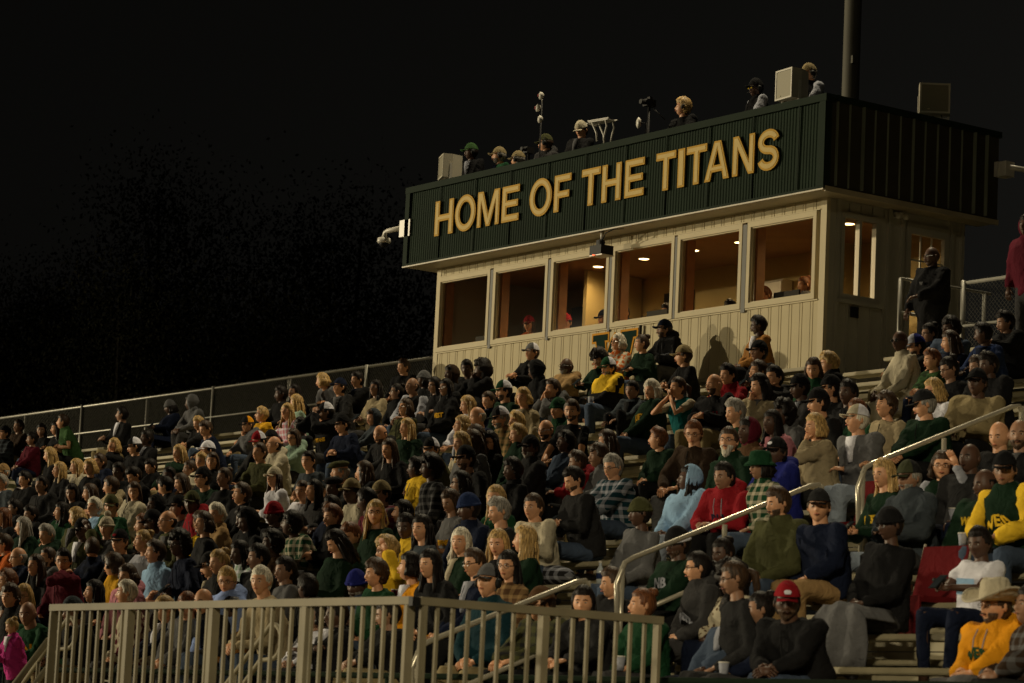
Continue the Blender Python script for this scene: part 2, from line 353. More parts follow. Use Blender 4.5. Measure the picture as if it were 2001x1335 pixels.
tvw = empty('wall_screen', (-32.3, RY1-.02, 6.1), 'black television on the back wall of the press box in the third window', 'television'); box('screen', (-.5, -.04, -.3), (.5, .0, .3), M_BLACK, tvw)
nb_ = empty('notice_papers', (-28.3, RY1-.01, 6.2), 'pale papers pinned to the back wall in the last window', 'papers')
for k in range(4): box('sheet', (-.3+.2*k, -.006, -.12+.04*(k % 2)), (-.14+.2*k, -.002, .1+.04*(k % 2)), M_WHITE, nb_)
ac = MB(); ac.loft([np.array([(x, RY1-.03, 6.66), (x, RY1-.03, 6.36), (x, RY1-.18, 6.36), (x, RY1-.24, 6.42), (x, RY1-.24, 6.62), (x, RY1-.2, 6.66)]) for x in (-32.15, -31.3)])
aco = ac.build('air_conditioner', M_WHITE); tag(aco, 'white wall-mounted air conditioner inside the press box, seen through fifth window', 'air conditioner')
aco.location = (0.9, 0, 0)
lab = dict(zip(range(5), ('fifth', 'sixth', 'last', 'middle', 'x')))
LMP = [(-28.02, 'through the narrow side window'), (-30.24, 'at the right edge of the fifth window'), (-31.25, 'at the left of the fifth window'), (-32.38, 'in the fourth window'), (-33.46, 'in the third window, leftmost lit one')]
for x, d in LMP:
    o = empty('ceiling_light', (x, 25.52, 7.03), 'round lit recessed ceiling lamp seen '+d, 'ceiling light', 'round recessed lamps in the press box ceiling')
    m = MB(); m.loft([np.array(arc((0, 0, 0), r, 0, 330, 12, (1, 0, 0), (0, 1, 0)))+np.array([0, 0, z]) for r, z in ((.075, -.002), (.07, -.008))]); m.build('lens', M_LAMP, o)
    m = MB(); m.tube(arc((0, 0, -.004), .086, 0, 360, 17, (1, 0, 0), (0, 1, 0)), .008, 6, cap=False); m.build('trim_ring', M_WHITE, o)
    l = bpy.data.lights.new('lamp_glow', 'SPOT'); l.energy = 60; l.color = (1, .74, .38); l.spot_size = math.radians(160); l.spot_blend = 1; l.shadow_soft_size = .07
    lo = bpy.data.objects.new('lamp_glow', l); C.objects.link(lo); lo.parent = o; lo.location = (0, 0, -.03)
# parapet
FX0, FX1, FYF, FYB = XL-.36, XR+.385, YW-.40, 27.05
FZ0, FZ1 = 7.15, 8.32
pts = []; m = MB(); n = int((FX1-FX0)/.0145)//4*4; 
for k in range(n+1):
    x = FX0+(FX1-FX0)*k/n; o_ = (0, 0, .008, .008)[k % 4]; pts.append((x, FYF-o_))
V = [(x, y+(.012 if z > 8 else 0), z) for z in (FZ0, FZ1) for x, y in pts]; q = len(pts)
m.add(V, [(i, i+1, q+i+1, q+i) for i in range(q-1)]); fp = m.build('parapet_sheet', M_GREEN, pb)
for k in range(0, n, 62):
    x = FX0+(FX1-FX0)*(k+.5)/n; box('seam_rib', (x, FYF-.022, FZ0), (x+.02, FYF-.012, FZ1-.02), M_GREEN2, pb)
box('parapet_core', (FX0+.01, FYF+.014, FZ0), (FX1-.01, FYF+.10, FZ1), M_GREEN2, pb)
box('parapet_core', (FX1-.10, FYF+.10, FZ0), (FX1-.01, FYB, FZ1), plain('parapet_side_green', (.05, .045, .03), .8, 0, .1, spec=.1), pb)
box('parapet_core', (FX0+.01, FYF+.10, FZ0), (FX0+.10, FYB, FZ1), M_GREEN2, pb)
box('parapet_core', (FX0+.10, FYB-.1, FZ0), (FX1-.10, FYB, FZ1), M_GREEN2, pb)
y = FYF+.17
while y < FYB-.05: 
    d_ = rnd.choice([.012, .016, .03, .045]); box('rib', (FX1-.01, y, FZ0+.02), (FX1+d_, y+.013, FZ1-.06), M_RIB, pb); y += .2215
box('cap_trim', (FX0-.02, FYF-.035, FZ1-.075), (FX1+.02, FYF+.13, FZ1+.02), M_GREEN2, pb); box('cap_trim', (FX1-.13, FYF+.132, FZ1-.06), (FX1+.03, FYB+.02, FZ1+.02), M_GREEN2, pb)
box('corner_trim', (FX0-.01, FYF-.03, FZ0), (FX0+.10, FYF-.023, FZ1-.076), M_GREEN2, pb); box('corner_trim', (FX1-.11, FYF-.03, FZ0), (FX1+.006, FYF-.023, FZ1-.076), M_GREEN2, pb)
box('base_trim', (FX0-.01, FYF-.03, FZ0-.034), (FX1+.01, FYF-.002, FZ0-.002), M_GREEN2, pb); box('drip_edge', (FX0-.01, FYF-.034, FZ0-.055), (FX1+.01, FYF-.002, FZ0-.036), M_SOFF, pb)
for k in range(9):
    a = FX0+(FX1-FX0)*k/9; box('soffit_panel', (a+.003, FYF, FZ0-.045), (a+(FX1-FX0)/9-.003, YW-.002, FZ0-.03), M_SOFF, pb)
box('soffit_panel', (XR+.012, YW, FZ0-.045), (FX1, FYB, FZ0-.03), M_SOFF, pb)
box('soffit_panel', (FX0, YW, FZ0-.045), (XL-.02, FYB, FZ0-.03), M_SOFF, pb)
box('fascia_strip', (FX1-.004, FYF, FZ0-.07), (FX1+.02, FYB, FZ0-.002), M_SOFF, pb)
box('roof_deck', (FX0+.10, FYF+.10, FZ0-.02), (FX1-.10, FYB-.1, FZ0+.06), M_DARK, pb)
# emergency twin spot
es = empty('twin_spotlight', (XR+.05, 25.58, 7.06), 'unlit twin-head emergency light under the soffit beside the side door', 'wall light')
box('housing', (-.03, -.06, -.05), (.03, .06, .02), M_WHITE, es)
for s in (-1, 1): 
    m = MB(); m.blob((.06, .07*s, -.04), .042, 10, 6); m.build('lamp_head', M_WHITE, es, True)
# ------------------------------------------------------------------ sign letters
def offset_loop(P, d):
    P = np.array(P, float); n = len(P); out = []
    for i in range(n):
        a, b, c = P[i-1], P[i], P[(i+1) % n]; u = b-a; v = c-b; u /= np.linalg.norm(u); v /= np.linalg.norm(v)
        n1 = np.array([u[1], -u[0]]); n2 = np.array([v[1], -v[0]]); k = max(.35, 1+n1@n2); out.append(b+d*(n1+n2)/k)
    return out
def letter_loops(ch, w_, h, t):
    c = w_/2; e = []
    if ch == 'H': e = [[(0, 0), (t, 0), (t, h/2-t*.42), (w_-t, h/2-t*.42), (w_-t, 0), (w_, 0), (w_, h), (w_-t, h), (w_-t, h/2+t*.42), (t, h/2+t*.42), (t, h), (0, h)]]
    elif ch == 'E': e = [[(0, 0), (w_, 0), (w_, t*.9), (t, t*.9), (t, h/2-t*.42), (w_*.93, h/2-t*.42), (w_*.93, h/2+t*.42), (t, h/2+t*.42), (t, h-t*.9), (w_, h-t*.9), (w_, h), (0, h)]]
    elif ch == 'F': e = [[(0, 0), (t, 0), (t, h*.46-t*.42), (w_*.9, h*.46-t*.42), (w_*.9, h*.46+t*.42), (t, h*.46+t*.42), (t, h-t*.9), (w_, h-t*.9), (w_, h), (0, h)]]
    elif ch == 'T': e = [[(c-t/2, 0), (c+t/2, 0), (c+t/2, h-t*.9), (w_, h-t*.9), (w_, h), (0, h), (0, h-t*.9), (c-t/2, h-t*.9)]]
    elif ch == 'I': e = [[(0, 0), (w_, 0), (w_, h), (0, h)]]
    elif ch == 'M': e = [[(0, 0), (t*.85, 0), (t*.85, h*.72), (c-t*.42, 0), (c+t*.42, 0), (w_-t*.85, h*.72), (w_-t*.85, 0), (w_, 0), (w_, h), (w_-t*1.25, h), (c, h*.3), (t*1.25, h), (0, h)]]
    elif ch == 'N': e = [[(0, 0), (t*.95, 0), (t*.95, h*.68), (w_-t, 0), (w_, 0), (w_, h), (w_-t*.95, h), (w_-t*.95, h*.32), (t, h), (0, h)]]
    elif ch == 'A': e = [[(0, 0), (t, 0), (w_*.285, h*.22), (w_*.715, h*.22), (w_-t, 0), (w_, 0), (c+t*.6, h), (c-t*.6, h)], [(w_*.355, h*.38), (c, h*.8), (w_*.645, h*.38)]]
    elif ch == 'O':
        a = np.linspace(0, 2*math.pi, 33)[:-1]
        e = [[(c+c*math.cos(x), h/2+h/2*math.sin(x)) for x in a], [(c+(c-t)*math.cos(-x), h/2+(h/2-t*.9)*math.sin(-x)) for x in a]]
    elif ch == 'S':
        ax = c-t/2; b = (h-t)/4; L = []
        for x in np.linspace(12, 270, 15): L.append((c+ax*math.cos(math.radians(x)), h-t/2-b+b*math.sin(math.radians(x))))
        for x in np.linspace(90, -168, 15)[1:]: L.append((c+ax*math.cos(math.radians(x)), t/2+b+b*math.sin(math.radians(x))))
        L = np.array(L); T = np.gradient(L, axis=0); T /= np.linalg.norm(T, axis=1)[:, None]; Nn = np.stack([T[:, 1], -T[:, 0]], 1)
        e = [list(map(tuple, L-Nn*t*.48))+list(map(tuple, (L+Nn*t*.48)[::-1]))]
        if True: e = [e[0][::-1]] if sum(e[0][i-1][0]*e[0][i][1]-e[0][i][0]*e[0][i-1][1] for i in range(len(e[0]))) < 0 else e
    return e
def extrude_loops(mb, loops, org, y0, y1, mi=0):
    tri = tessellate_polygon([[Vector((p[0], p[1], 0)) for p in l] for l in loops]); flatp = [p for l in loops for p in l]
    V = [(org[0]+p[0], y, org[1]+p[1]) for y in (y0, y1) for p in flatp]; n = len(flatp); Fs = []
    for a, b, c in tri: Fs.append((a, b, c)); Fs.append((n+a, n+c, n+b))
    s = 0
    for l in loops:
        for i in range(len(l)): j = (i+1) % len(l); Fs.append((s+i, s+j, n+s+j, n+s+i))
        s += len(l)
    mb.add(V, Fs, mi)
sg = empty('wall_lettering', (0, 0, 0), 'cream and gold raised letters HOME OF THE TITANS across the green parapet', 'sign')
LET = [('H', -35.49, -34.99), ('O', -34.96, -34.41), ('M', -34.38, -33.81), ('E', -33.76, -33.32), ('O', -33.08, -32.53), ('F', -32.49, -32.08), ('T', -31.85, -31.40), ('H', -31.38, -30.93), ('E', -30.86, -30.42),
       ('T', -30.18, -29.74), ('I', -29.71, -29.55), ('T', -29.53, -29.09), ('A', -29.14, -28.62), ('N', -28.57, -28.12), ('S', -28.07, -27.63)]
for ch, a, b in LET:
    ex = .02 if ch in 'OS' else 0; z0 = 7.49-ex*.6; h = .525+ex*1.2; gdt = .019; yf = FYF-.024; b -= .025
    lp = letter_loops(ch, b-a, h, .110 if ch not in 'MN' else .104)
    out = [offset_loop(l, .004) for l in lp]; inn = [offset_loop(l, -.023) for l in lp]
    m = MB(); extrude_loops(m, out, (a, z0), yf-.012, yf+.004); lo = m.build('letter', M_GOLD, sg)
    m = MB(); extrude_loops(m, inn, (a, z0), yf-.016, yf-.0125); m.build('letter_face', M_LCREAM, lo)
# W emblem painted as a thin plate on the wall
em = empty('wall_emblem', (0, 0, 0), 'dark green block letter W with orange outline on the wall under the windows', 'emblem')
wl = [(0, 1), (0, .84), (.075, .84), (.2, 0), (.36, 0), (.5, .5), (.64, 0), (.8, 0), (.925, .84), (1, .84), (1, 1), (.66, 1), (.66, .84), (.73, .84), (.68, .42), (.58, .80), (.5, .95), (.42, .80), (.32, .42), (.27, .84), (.34, .84), (.34, 1)]
wl = [(x*.98, y*.55) for x, y in wl]
m = MB(); extrude_loops(m, [offset_loop(wl, .03)], (-31.98, 5.17), YW-.012, YW-.005); m.build('outline', plain('emblem_orange', (.6, .28, .03), .8, spec=.1), em)
m = MB(); extrude_loops(m, [wl], (-31.98, 5.17), YW-.016, YW-.0125); m.build('letter_face', plain('emblem_green', (.012, .03, .022), .9, spec=.05), em)
# ------------------------------------------------------------------ chain-link fences
def chain_fence(x0, x1, y, zb, zt, label, group, step=2.45, mids=(.64, .3), cell=.062):
    f = empty('chain_link_fence', (x0, y, zb), label, 'fence', group); Lx = x1-x0; H = zt-zb
    for k, zz in enumerate((H,)+tuple(H*m for m in mids)+(.05,)): pipe('rail', [(0, 0 if k == 0 else -.026, zz), (Lx, 0 if k == 0 else -.026, zz)], .024 if k == 0 else .02, M_GALV, f, 8)
    n = int(Lx/step)
    for k in range(n+1): pipe('post', [(Lx-k*step, -.02 if k % 2 else .03, -.35), (Lx-k*step, -.02 if k % 2 else .03, H+.03)], .032, M_GALV, f, 8)
    m = MB(); V = []; Fs = []; q = .0022; c = 0
    k = -H
    while k < Lx:
        for s in (1, -1):
            a, b = (k, k+H) if s == 1 else (k+H, k)
            za, zb_ = 0., H
            # clip to [0,Lx]
            def cl(a, za, b, zb_):
                if a < 0: za = za+(zb_-za)*(0-a)/(b-a); a = 0
                if a > Lx: za = za+(zb_-za)*(Lx-a)/(b-a); a = Lx
                return a, za
            A = cl(a, 0, b, H); B = cl(b, H, a, 0)
            if abs(A[0]-B[0]) < .02: continue
            yy = .004*s; o = c
            for (px, pz) in (A, B): V += [(px-q, yy, pz+q), (px+q, yy, pz+q), (px, yy-q*1.5, pz-q)]
            Fs += [(o, o+1, o+4, o+3), (o+1, o+2, o+5, o+4), (o+2, o, o+3, o+5)]; c += 6
        k += cell
    # twisted knuckles standing above the top rail
    k = .01
    while k < Lx:
        o = c; V += [(k-.004, 0, H), (k+.004, 0, H), (k+.01, 0, H+.045)]; Fs.append((o, o+1, o+2)); c += 3; k += cell
    m.add(V, Fs); mo = m.build('wire_mesh', M_WIRE, f); mo['kind'] = 'stuff'; return f
chain_fence(-64, -36.25, 24.95, 4.45, 5.87, 'galvanised chain-link fence along the top of the stand left of the press box', 'chain-link fences at the top of the stand')
fr = chain_fence(-25.25, -13, 24.95, 4.45, 5.87, 'galvanised chain-link fence behind the top walkway right of the press box', 'chain-link fences at the top of the stand', mids=(.62,))
pipe('brace', [(1.0, -.03, 1.0), (2.0, -.03, .0)], .018, M_GALV, fr)
gr = empty('walkway_railing', (-25.5, 24.1, 4.42), 'short galvanised pipe railing in front of the press box door', 'railing')
for z in (1.42, 1.0, .5): pipe('rail', [(0, 0, z), (.05, 1.5, z)], .02, M_GALV, gr)
for y in (0, .7, 1.4): pipe('post', [(0+y*.03, y, 0), (0+y*.03, y, 1.42)], .024, M_GALV, gr)
# ------------------------------------------------------------------ foreground guard railing
RZ, DK = .865, -.2
A_ = np.array([-14.84, 10.0]); C_ = np.array([-19.70, 10.0]); B_ = np.array([-14.84, 11.95])
def guard(P, Q, n_post, spacing, label):
    P = np.array(P); Q = np.array(Q); Ln = np.linalg.norm(Q-P); d = (Q-P)/Ln; ang = math.atan2(d[1], d[0])
    o = empty('guard_railing', (P[0], P[1], DK), label, 'railing', 'aluminium guard railings of the front walkway'); o.rotation_euler.z = ang
    H = RZ-DK
    box('top_rail', (-.02, -.026, H-.05), (Ln+.02, .026, H), M_RAIL, o); box('bottom_rail', (0.03, -.02, .06), (Ln-.03, .02, .10), M_RAIL, o)
    posts = [Ln*k/n_post for k in range(n_post+1)]
    for k, px in enumerate(posts): box('post', (px-.026 if k else -.0, -.03, -.3), (px+.026 if k < n_post else px, .03, H-.052), M_RAIL, o)
    k = spacing
    while k < Ln-.05:
        if min(abs(k-p) for p in posts) > .04: box('baluster', (k-.011, -.011, .10), (k+.011, .011, H-.051), M_RAIL, o)
        k += spacing
    return o
g1 = guard(C_, A_-np.array([.03, 0]), 4, .1225, 'long aluminium guard railing with vertical balusters along the front walkway')
g2 = guard(A_+np.array([.0, .06]), B_, 2, .118, 'short aluminium guard railing returning from the corner toward the stand')
box('corner_joint', (4.84, -.028, 1.005), (4.885, .030, 1.062), M_BLACK, g1)
# stair hand railing going down to the left
def sloped(P, Q, label, zs=(0, -.22), bal=True):
    P = np.array(P, float); Q = np.array(Q, float); o = empty('stair_railing', tuple(P), label, 'railing', 'sloping aluminium stair railings')
    d = Q-P
    for z in zs: pipe('rail', [(0, 0, z), tuple(d+np.array([0, 0, z]))], .024, M_RAIL, o)
    n = int(abs(d[0])/.12)
    if bal:
        for k in range(1, n): 
            x = d*k/n; box('baluster', (x[0]-.012, x[1]-.012, x[2]-1.0), (x[0]+.012, x[1]+.012, x[2]+zs[-1]), M_RAIL, o)
    return o
sloped((-19.74, 10.0, .60), (-21.6, 10.0, -.62), 'sloping aluminium stair railing going down left from the end of the guard railing')
def loop_rail(x, y, z, label):
    o = empty('stair_handrail', (x, y, z), label, 'handrail', 'tube handrails with rounded end loops behind the guard railing')
    P = [(-1.5, 0, -1.05), (-.12, 0, -.03)]+arc((-.09, 0, -.16), .13, 90, -90, 9)[0:]+[(-.25, 0, -.30), (-1.5, 0, -1.3)]
    pipe('rail', P, .019, M_RAIL, o, 10); pipe('post', [(-.62, 0, -1.1), (-.62, 0, -.4)], .019, M_RAIL, o); return o
loop_rail(-18.55, 11.3, .82, 'tube stair handrail with rounded end loop behind the middle of the guard railing')
loop_rail(-22.05, 11.4, .90, 'tube stair handrail with rounded end loop behind the left end of the guard railing')
fr2 = empty('front_rail', (-30, 12.3, .46), 'dark green horizontal pipe rail in front of the lowest row', 'railing')
fr2.location = (0, 0, 0)
pipe('rail', [(-64, 12.32, .46), (-10, 12.32, .46)], .024, M_GREEN2, fr2)
for k in range(24):
    x = -12-2.2*k
    pipe('post', [(x, 12.32, -.2), (x, 12.32, .44)], .02, M_GREEN2, fr2, 6)
# ------------------------------------------------------------------ aisle handrails
SL = DZ/DY
def zrail(y): return Z0_+SL*(y-Y0)+.82
def aisle_rail(x, y0, y1, label, mid=True):
    o = empty('aisle_handrail', (x, y0, zrail(y0)), label, 'handrail', 'double tube handrails in the middle of the aisle')
    L_ = y1-y0; r = .021
    P = [(0, -.02, -.62), (0, -.05, -.16)]+[(0, .02*(k-1)**1*1.0+.0, -.10+.05*k) for k in range(1, 3)]+[(0, .10, .045)]+[(0, L_-.12, SL*(L_-.12)+.0)]+[(0, L_-.03, SL*L_-.03), (0, L_+.02, SL*L_-.12), (0, L_+.02, SL*L_-.8)]
    pipe('top_rail', P, r, M_ALUB, o, 10)
    if mid: pipe('mid_rail', [(0, -.02, -.44), (0, L_+.02, SL*L_-.42)], .019, M_ALUB, o)
    for f_ in ((.0, 1.0) if L_ < 1.7 else (.0, .5, 1.0)):
        pipe('post', [(0, L_*f_, SL*L_*f_-.95), (0, L_*f_, SL*L_*f_-.03)], .021, M_ALUB, o)
    return o
aisle_rail(-17.13, 11.6, 13.1, 'lowest aisle handrail, rising behind the right part of the guard railing')
aisle_rail(-17.13, 13.42, 15.4, 'middle aisle handrail, rising between the red hoodie and the green puffer jacket')
aisle_rail(-17.0, 15.72, 17.5, 'uppermost bright aisle handrail at the right side of the crowd')
# ------------------------------------------------------------------ light pole and loudspeakers
po = empty('light_pole', (-33.0, 30, GZ), 'tall tapered steel light pole rising behind the press box', 'pole')
pipe('shaft', [(0, 0, 0), (0, 0, 14), (-.05, 0, 30)], np.array([.15, .135, .1]), M_STEEL, po, 20)
pipe('base_flange', [(0, 0, 0), (0, 0, .05)], .32, M_STEEL, po, 20); m = MB(); m.box((.12, -.12, 12.4), (.16, -.06, 12.52)); m.build('hand_hole_cover', M_STEEL, po)
def speaker(loc, rz, wd, h, dp, label, bracket=True):
    o = empty('loudspeaker', loc, label, 'loudspeaker', 'pale outdoor loudspeakers'); o.rotation_euler.z = rz
    m = MB(); w2 = wd/2
    prof = [(-w2, 0), (w2, 0), (w2, dp*.45), (w2*.45, dp), (-w2*.45, dp), (-w2, dp*.45)]
    m.loft([np.array([(x, y, z) for x, y in prof]) for z in (0, .012, h-.012, h)]); m.build('cabinet', M_SPK, o)
    m = MB(); m.box((-w2+.025, -.012, .025), (w2-.025, -.002, h-.025)); m.build('grille', M_GRILL, o)
    for a, b in (((-w2, -.018, 0), (-w2+.022, -.001, h)), ((w2-.022, -.018, 0), (w2, -.001, h)), ((-w2+.022, -.018, 0), (w2-.022, -.001, .022)), ((-w2+.022, -.018, h-.022), (w2-.022, -.001, h))): box('rim', a, b, M_SPK, o)
    m = MB(); m.blob((-w2*.4, -.016, .05), (.02, .006, .008), 8, 4); m.build('badge', M_TRIM, o)
    if bracket:
        m = MB(); m.box((w2*.88, dp*.3, -.04), (w2+.012, dp*.42, h*.6)); m.box((-w2-.012, dp*.3, -.04), (-w2*.88, dp*.42, h*.6)); m.box((-w2, dp*.25, -.07), (w2, dp*.5, -.04)); m.build('bracket', M_WHITE, o)
    return o
def at_y(u, v, y): r = ray(u, v); return r*y/r[1]
p = at_y(862, 349, 24.15); speaker((p[0], p[1], p[2]), math.radians(-24), .36, .36, .30, 'boxy pale loudspeaker at the left end of the parapet')
p = at_y(1532, 194, 24.2); speaker((p[0], p[1], p[2]), math.radians(-6), .37, .40, .32, 'boxy pale loudspeaker near the right corner of the parapet')
p = at_y(1826, 221, 26.0); s3 = speaker((p[0], p[1], p[2]), math.radians(52), .40, .40, .30, 'square pale loudspeaker facing the camera above the dark side parapet')
pipe('mast', [(0, .2, -.5), (0, .2, .1)], .02, M_BLACK, s3); pipe('cable', [(.1, .1, 0), (.12, .05, -.1), (.06, .1, -.14), (0, .18, -.1)], .006, M_BLACK, s3)
# security cameras
c1 = empty('security_camera', (FX0, FYF+.12, 7.72), 'white dome security camera on an arm at the left end of the parapet', 'camera', 'white dome security cameras')
box('mount_plate', (-.02, -.15, -.14), (.14, -.135, .12), M_WHITE, c1); box('mount_box', (-.16, -.14, -.13), (-.02, .0, .13), M_WHITE, c1)
pipe('arm', [(-.16, -.07, .03), (-.6, -.07, .03), (-.66, -.07, .01), (-.68, -.07, -.06)], np.array([.045, .035, .035, .04]), M_WHITE, c1, 10)
m = MB(); m.tube([(-.68, -.07, -.055), (-.68, -.07, -.075), (-.68, -.07, -.13), (-.68, -.07, -.15)], np.array([.05, .1, .11, .1]), 14); m.build('hood', M_WHITE, c1, True)
m = MB(); m.blob((-.68, -.07, -.15), (.075, .075, .075), 12, 6); m.build('dome', M_BLACK, c1, True)
c2 = empty('security_camera', (FX1+.03, FYB-.05, 7.82), 'white dome security camera on an arm past the far end of the side parapet', 'camera', 'white dome security cameras')
box('mount_box', (-.02, -.05, -.1), (.05, .14, .1), M_WHITE, c2); box('mount_box', (.05, -.02, -.1), (.17, .14, .1), M_WHITE, c2)
pipe('arm', [(.17, .06, .02), (.2, .3, .02), (.2, .72, .02)], .035, M_WHITE, c2, 10)
m = MB(); m.tube([(.2, .72, 0), (.2, .72, -.04), (.2, .72, -.09)], np.array([.05, .1, .1]), 14); m.build('hood', M_WHITE, c2, True)
# projector / camera under the soffit
pj = empty('hanging_camera', (-31.45, 23.98, FZ0-.05), 'black boxed camera hanging under the soffit above the third window, red light on', 'camera')
pipe('drop_pipe', [(0, .05, 0), (0, .05, -.1)], .025, M_WHITE, pj); m = MB(); m.blob((0, .05, -.15), .05, 10, 6); m.box((-.09, .02, -.19), (.02, .08, -.11)); m.build('swivel', M_BLACK, pj)
box('housing', (-.13, -.06, -.33), (.13, .16, -.20), M_BLACK, pj); box('rear_shell', (-.14, -.05, -.345), (.14, .165, -.331), M_WHITE, pj)
m = MB(); m.blob((-.03, -.066, -.34), (.022, .01, .01), 8, 4); m.build('indicator', M_LED, pj)
pipe('cable', [(.02, .04, -.12), (.18, -.02, -.04), (.3, .02, .0), (.42, .1, .01)], .008, M_BLACK, pj)
# rooftop equipment
o = empty('disc_pole', tuple(at_y(1053, 330, 24.45)), 'thin pole carrying three round white discs above the parapet', 'antenna')
H3 = 1.0
pipe('pole', [(0, 0, -.9), (0, 0, 1.0)], .012, M_BLACK, o)
base = at_y(1053, 330, 24.45)
for k, (u, v) in enumerate(((1056, 187), (1050, 211), (1054, 233))):
    q = at_y(u, v, 24.38)-base; m = MB(); m.tube([tuple(q+np.array([0, .03, 0])), tuple(q), tuple(q-np.array([.01, .02, 0]))], np.array([.05, .058, .03]), 16); m.build('disc', M_WHITE, o, True)
    if k < 2: m = MB(); m.tube([tuple(q-np.array([.018, .026, 0])), tuple(q-np.array([.02, .03, 0]))], .024, 12); m.build('emblem', plain('disc_red', (.3, .03, .03), .5), o)
pipe('pole_tip', [(.0, 0, 1.0), (.0, 0, 1.06)], .006, M_WHITE, o)
q = at_y(1249, 240, 24.3); o = empty('dish_antenna', tuple(q), 'small oval white dish antenna on a short stalk above the parapet', 'antenna')
m = MB(); m.tube([(0, .03, 0), (-.02, 0, 0), (-.03, -.02, 0)], np.array([.05, .085, .05]), 16); m.build('dish', M_WHITE, o, True); pipe('stalk', [(0, .04, 0), (.06, .08, 0), (.06, .08, -.3)], .01, M_BLACK, o)
q = at_y(1268, 225, 24.6); o = empty('video_camera', tuple(q), 'black video camera on a tall tripod head behind the parapet', 'camera', 'black video cameras on the press box roof')
m = MB(); m.box((-.05, -.08, .12), (.05, .08, .22)); m.tube([(-.0, -.08, .17), (0, -.16, .17)], .035, 10); m.box((-.03, -.02, .22), (.03, .03, .26)); m.build('body', M_BLACK, o)
pipe('tripod', [(0, 0, .12), (0, 0, -1.4)], .02, M_BLACK, o); pipe('handle', [(.03, .05, .1), (.12, .2, -.05)], .008, M_BLACK, o)
q = at_y(1033, 300, 24.6); o = empty('video_camera', tuple(q), 'small black video camera between the two left headset wearers on the roof', 'camera', 'black video cameras on the press box roof')
m = MB(); m.box((-.05, -.07, .0), (.05, .07, .09)); m.tube([(0, -.07, .05), (0, -.14, .05)], .03, 10); m.build('body', M_BLACK, o); pipe('tripod', [(0, 0, 0), (0, 0, -1.3)], .018, M_BLACK, o)
q = at_y(1172, 262, 24.35); o = empty('folding_stand', tuple(q), 'pale moulded plastic stand with flat top and curved legs on the parapet', 'stand'); o.rotation_euler.z = .15
m = MB(); m.box((-.16, -.08, .17), (.22, .1, .185)); m.box((-.17, -.09, .185), (.24, -.07, .20)); m.box((-.17, .09, .185), (.24, .11, .20)); m.box((-.19, -.09, .15), (-.165, .11, .165)); m.build('top', M_WHITE, o)
for s in (-.07, .08):
    pipe('leg', [(.17, s, .17), (.2, s, .08), (.16, s, -.05), (.15, s, -.12)], .014, M_WHITE, o); pipe('leg', [(-.1, s, .17), (-.04, s, .07), (.0, s, .0), (.02, s, -.12)], .014, M_WHITE, o)
# ------------------------------------------------------------------ folding seats, blanket, small things
def folding_seat(loc, lab, back=True, leg=True):
    o = empty('stadium_seat', loc, lab, 'seat', 'red folding stadium seats'); red = cloth('seatred')
    m = MB()
    if back:
        m.add([(-.24, .0, .02), (.24, .0, .02), (.24, .12, .44), (-.24, .12, .44), (-.24, .03, .02), (.24, .03, .02), (.24, .15, .44), (-.24, .15, .44)], [(0, 1, 2, 3), (7, 6, 5, 4), (0, 4, 5, 1), (1, 5, 6, 2), (2, 6, 7, 3), (3, 7, 4, 0)]); m.build('backrest', red, o)
        pipe('frame', [(-.245, .02, -.02), (-.245, .14, .46)], .011, M_ALUB, o, 6); pipe('frame', [(.245, .02, -.02), (.245, .14, .46)], .011, M_ALUB, o, 6)
        pipe('armrest', [(.25, -.25, .16), (.25, .05, .17)], .016, M_BLACK, o, 6); box('seat_cushion', (-.22, -.32, .0), (.22, .0, .045), red, o)
    else: box('seat_cushion', (-.2, -.33, .0), (.2, .02, .04), red, o); box('front_flap', (-.19, -.345, -.2), (.19, -.332, .03), red, o)
    return o
def at_row(u, v, i, dy=0): r = ray(u, v); return r*(rowy(i)+dy)/r[1]
q = at_row(1828, 1180, 3, .08); st_ = folding_seat((q[0], rowy(3)+.06, rowz(3)), 'empty red folding stadium seat with hanging front flap beside the woman in black coat')
box('front_flap', (-.21, -.345, -.24), (.21, -.328, .04), cloth('seatred'), st_)
q = at_row(1695, 970, 6); folding_seat((q[0], rowy(6)+.05, rowz(6)), 'red folding stadium seat behind the man in grey cap, left of the blonde woman')
q = at_row(1173, 1108, 4); bt = empty('water_bottle', (q[0], rowy(4), rowz(4)), 'clear plastic water bottle with blue label on a bench beside woman in grey', 'bottle')
m = MB(); m.tube([(0, 0, 0), (0, 0, .13), (0, 0, .165), (0, 0, .19)], np.array([.033, .033, .014, .013]), 12); m.build('bottle_body', plain('clear_plastic', (.45, .5, .55), .1, 0, .02), bt, True)
m = MB(); m.tube([(0, 0, .05), (0, 0, .1)], .0345, 12); m.build('label_wrap', cloth('blue'), bt); m = MB(); m.tube([(0, 0, .19), (0, 0, .21)], .015, 10); m.build('cap', M_WHITE, bt)
q = at_row(1090, 1110, 4); bl = empty('rolled_blanket', (q[0]-.1, rowy(4), rowz(4)), 'dark plaid blanket heaped over a bench beside the boy in the cream sweatshirt', 'blanket')
m = MB(); m.blob((0, 0, .09), (.3, .17, .1), 16, 8); m.build('folds', cloth('plaid:charcoal:lightgrey'), bl, True)
q = at_row(1215, 1180, 2); cb = empty('cardboard_box', (q[0], rowy(2)-.02, rowz(2)), 'small brown cardboard snack box on a bench behind the seated woman with a bun', 'box'); 
box('tray', (-.12, -.08, 0), (.12, .08, .09), plain('cardboard', (.3, .2, .09), .8), cb)
